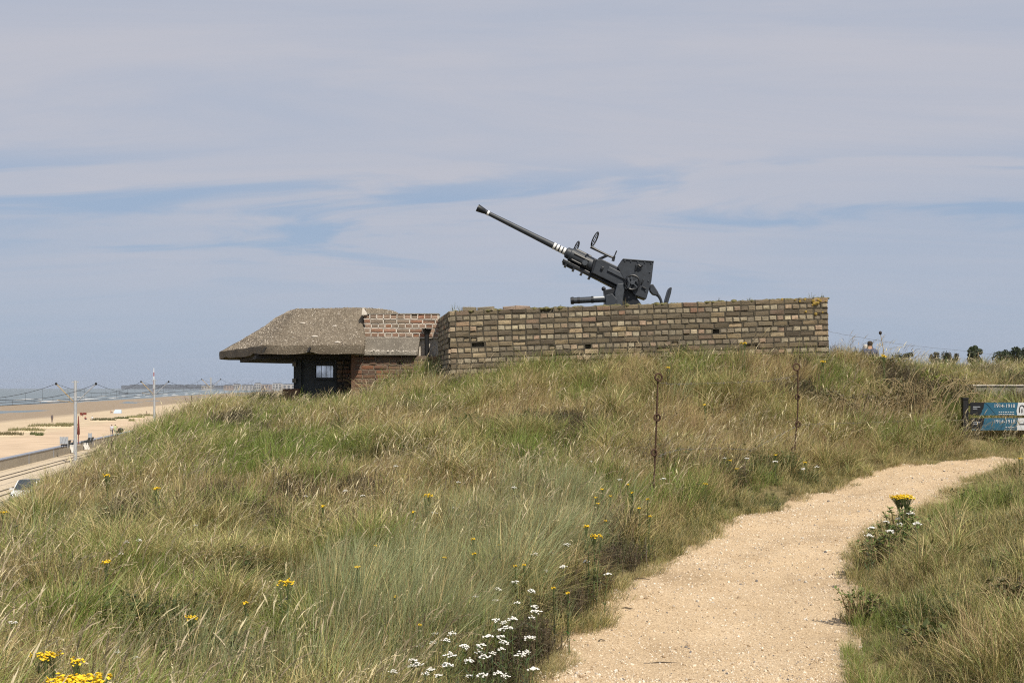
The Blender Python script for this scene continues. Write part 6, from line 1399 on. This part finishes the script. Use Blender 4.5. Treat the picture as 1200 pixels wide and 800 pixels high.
# harbour mole, town and mast far along the coast
M['mole'] = flat('far_mole', (0.10, 0.11, 0.13), .9); M['town'] = flat('far_facade', (.40, .385, .37), .9, 0, .1, .02); M['town2'] = flat('far_brick', (.34, .27, .23), .9, 0, .1, .02); M['farwin'] = flat('far_window', (.07, .08, .10), .3)
my = 9000.0
mo = MB(); N = 60; zt = lambda i: E + 11 + 9 * (.5 + .5 * math.sin(i * 1.7)) * (1 if 4 < i < 54 else .3)
for i in range(N):
    x0 = XP(142 + 118 * i / N, my); x1 = XP(142 + 118 * (i + 1) / N, my); mo.prism([(x0, E - 11), (x1, E - 11), (x1, zt(i) + 2.5), (x0, zt(i) + 2.5)], my, my + 80)
o = mo.build('harbour_mole', M['mole']); tag(o, 'long dark harbour mole on the sea horizon', 'mole')
def far_block(px0, px1, pyt, Y, mat, label, nx, nz):
    x0, x1, z1 = XP(px0, Y), XP(px1, Y), E - (pyt - HOR) / F * Y; e = empty('apartment_block', ((x0 + x1) / 2, Y, E - 8), label, 'building', 'far seafront town blocks')
    b = MB(); b.prism([(x0, E - 12), (x1, E - 12), (x1, z1), (x0, z1)], Y, Y + 25); b.build('wall', mat, e)
    b = MB(); b.prism([(x0 + 2, z1), (x1 - 2, z1), (x1 - 3, z1 + 3), (x0 + 3, z1 + 3)], Y + 4, Y + 20); b.build('roof', M['mole'], e)
    for i in range(nx):
        for j in range(nz):
            xx = x0 + (x1 - x0) * (i + .5) / nx; zz = E - 5 + (z1 - E + 3) * (j + .5) / nz; b = MB(); b.box((xx, Y - .1, zz), ((x1 - x0) / nx * .55, .3, (z1 - E + 4) / nz * .5)); b.build('window', M['farwin'], e)
for i, q in enumerate(((262, 272, 451.5, 4700, 'town2', 'low brown seafront block at the town start'), (273, 281, 450.2, 4750, 'town', 'pale seafront block beside the brown one'), (283, 296, 451.2, 4650, 'town', 'wide pale low seafront block'), (298, 305, 449.2, 4800, 'town', 'tallest pale seafront tower'), (306, 318, 450.8, 4700, 'town2', 'brown seafront block past the tower'), (319, 330, 449.6, 4600, 'town', 'pale seafront block nearest the bunker window'), (331, 346, 450.5, 4500, 'town', 'pale seafront block partly behind the bunker post'), (236, 246, 452, 5000, 'town', 'small pale block at the mole root'))):
    far_block(q[0], q[1], q[2], q[3], M[q[4]], q[5], 3, 3)
Y = 2300; e = empty('lattice_mast', (XP(180.3, Y), Y, E - 9), 'slim red and white harbour mast on the horizon', 'mast')
for i in range(6):
    z0, z1 = E - 9 + i * 7.3, E - 9 + (i + 1) * 7.3; w0, w1 = 3.0 - i * .4, 3.0 - (i + 1) * .4; b = MB(); x = XP(180.3, Y)
    for s in (-1, 1): b.bar((x + s * w0 / 2, Y, z0), (x + s * w1 / 2, Y, z1), .5)
    b.bar((x - w0 / 2, Y, z0), (x + w1 / 2, Y, z1), .35); b.bar((x + w0 / 2, Y, z0), (x - w1 / 2, Y, z1), .35); b.build('mast_section', flat('mast_red', (.42, .10, .07), .7) if i % 2 == 0 else M['white'], e)
# breakwater posts running into the sea
for i, (px, py) in enumerate(((150, 461), (188, 461), (205, 459))):
    z = -10.0; Y = -z * F / (py - HOR); c = Vector((XP(px, Y), Y, E + z)); b = MB()
    b.bar(c, c + Vector((-18, 4, .0)), 2.0, 1.8); o = b.build('breakwater', M['mole']); tag(o, ('dark stone breakwater near the tide line, %s' % ('nearest', 'below the mast', 'farthest')[i]), 'breakwater', 'stone breakwaters')

# ------------------------------------------------------------------ sea air
def build_haze():
    m = bpy.data.materials.new('sea_haze'); m.use_nodes = True; n = m.node_tree.nodes; l = m.node_tree.links; n.clear()
    out = n.new('ShaderNodeOutputMaterial'); v = n.new('ShaderNodeVolumePrincipled'); v.inputs['Color'].default_value = (.86, .91, 1, 1); v.inputs['Density'].default_value = .00004; v.inputs['Anisotropy'].default_value = .2
    l.new(v.outputs[0], out.inputs['Volume'])
    b = MB(); b.box((0, 5000, E + 19), (22000, 12000, 68)); o = b.build('haze', m); tag(o, 'thin pale sea haze over the far coast', 'haze', kind='stuff')
build_haze()
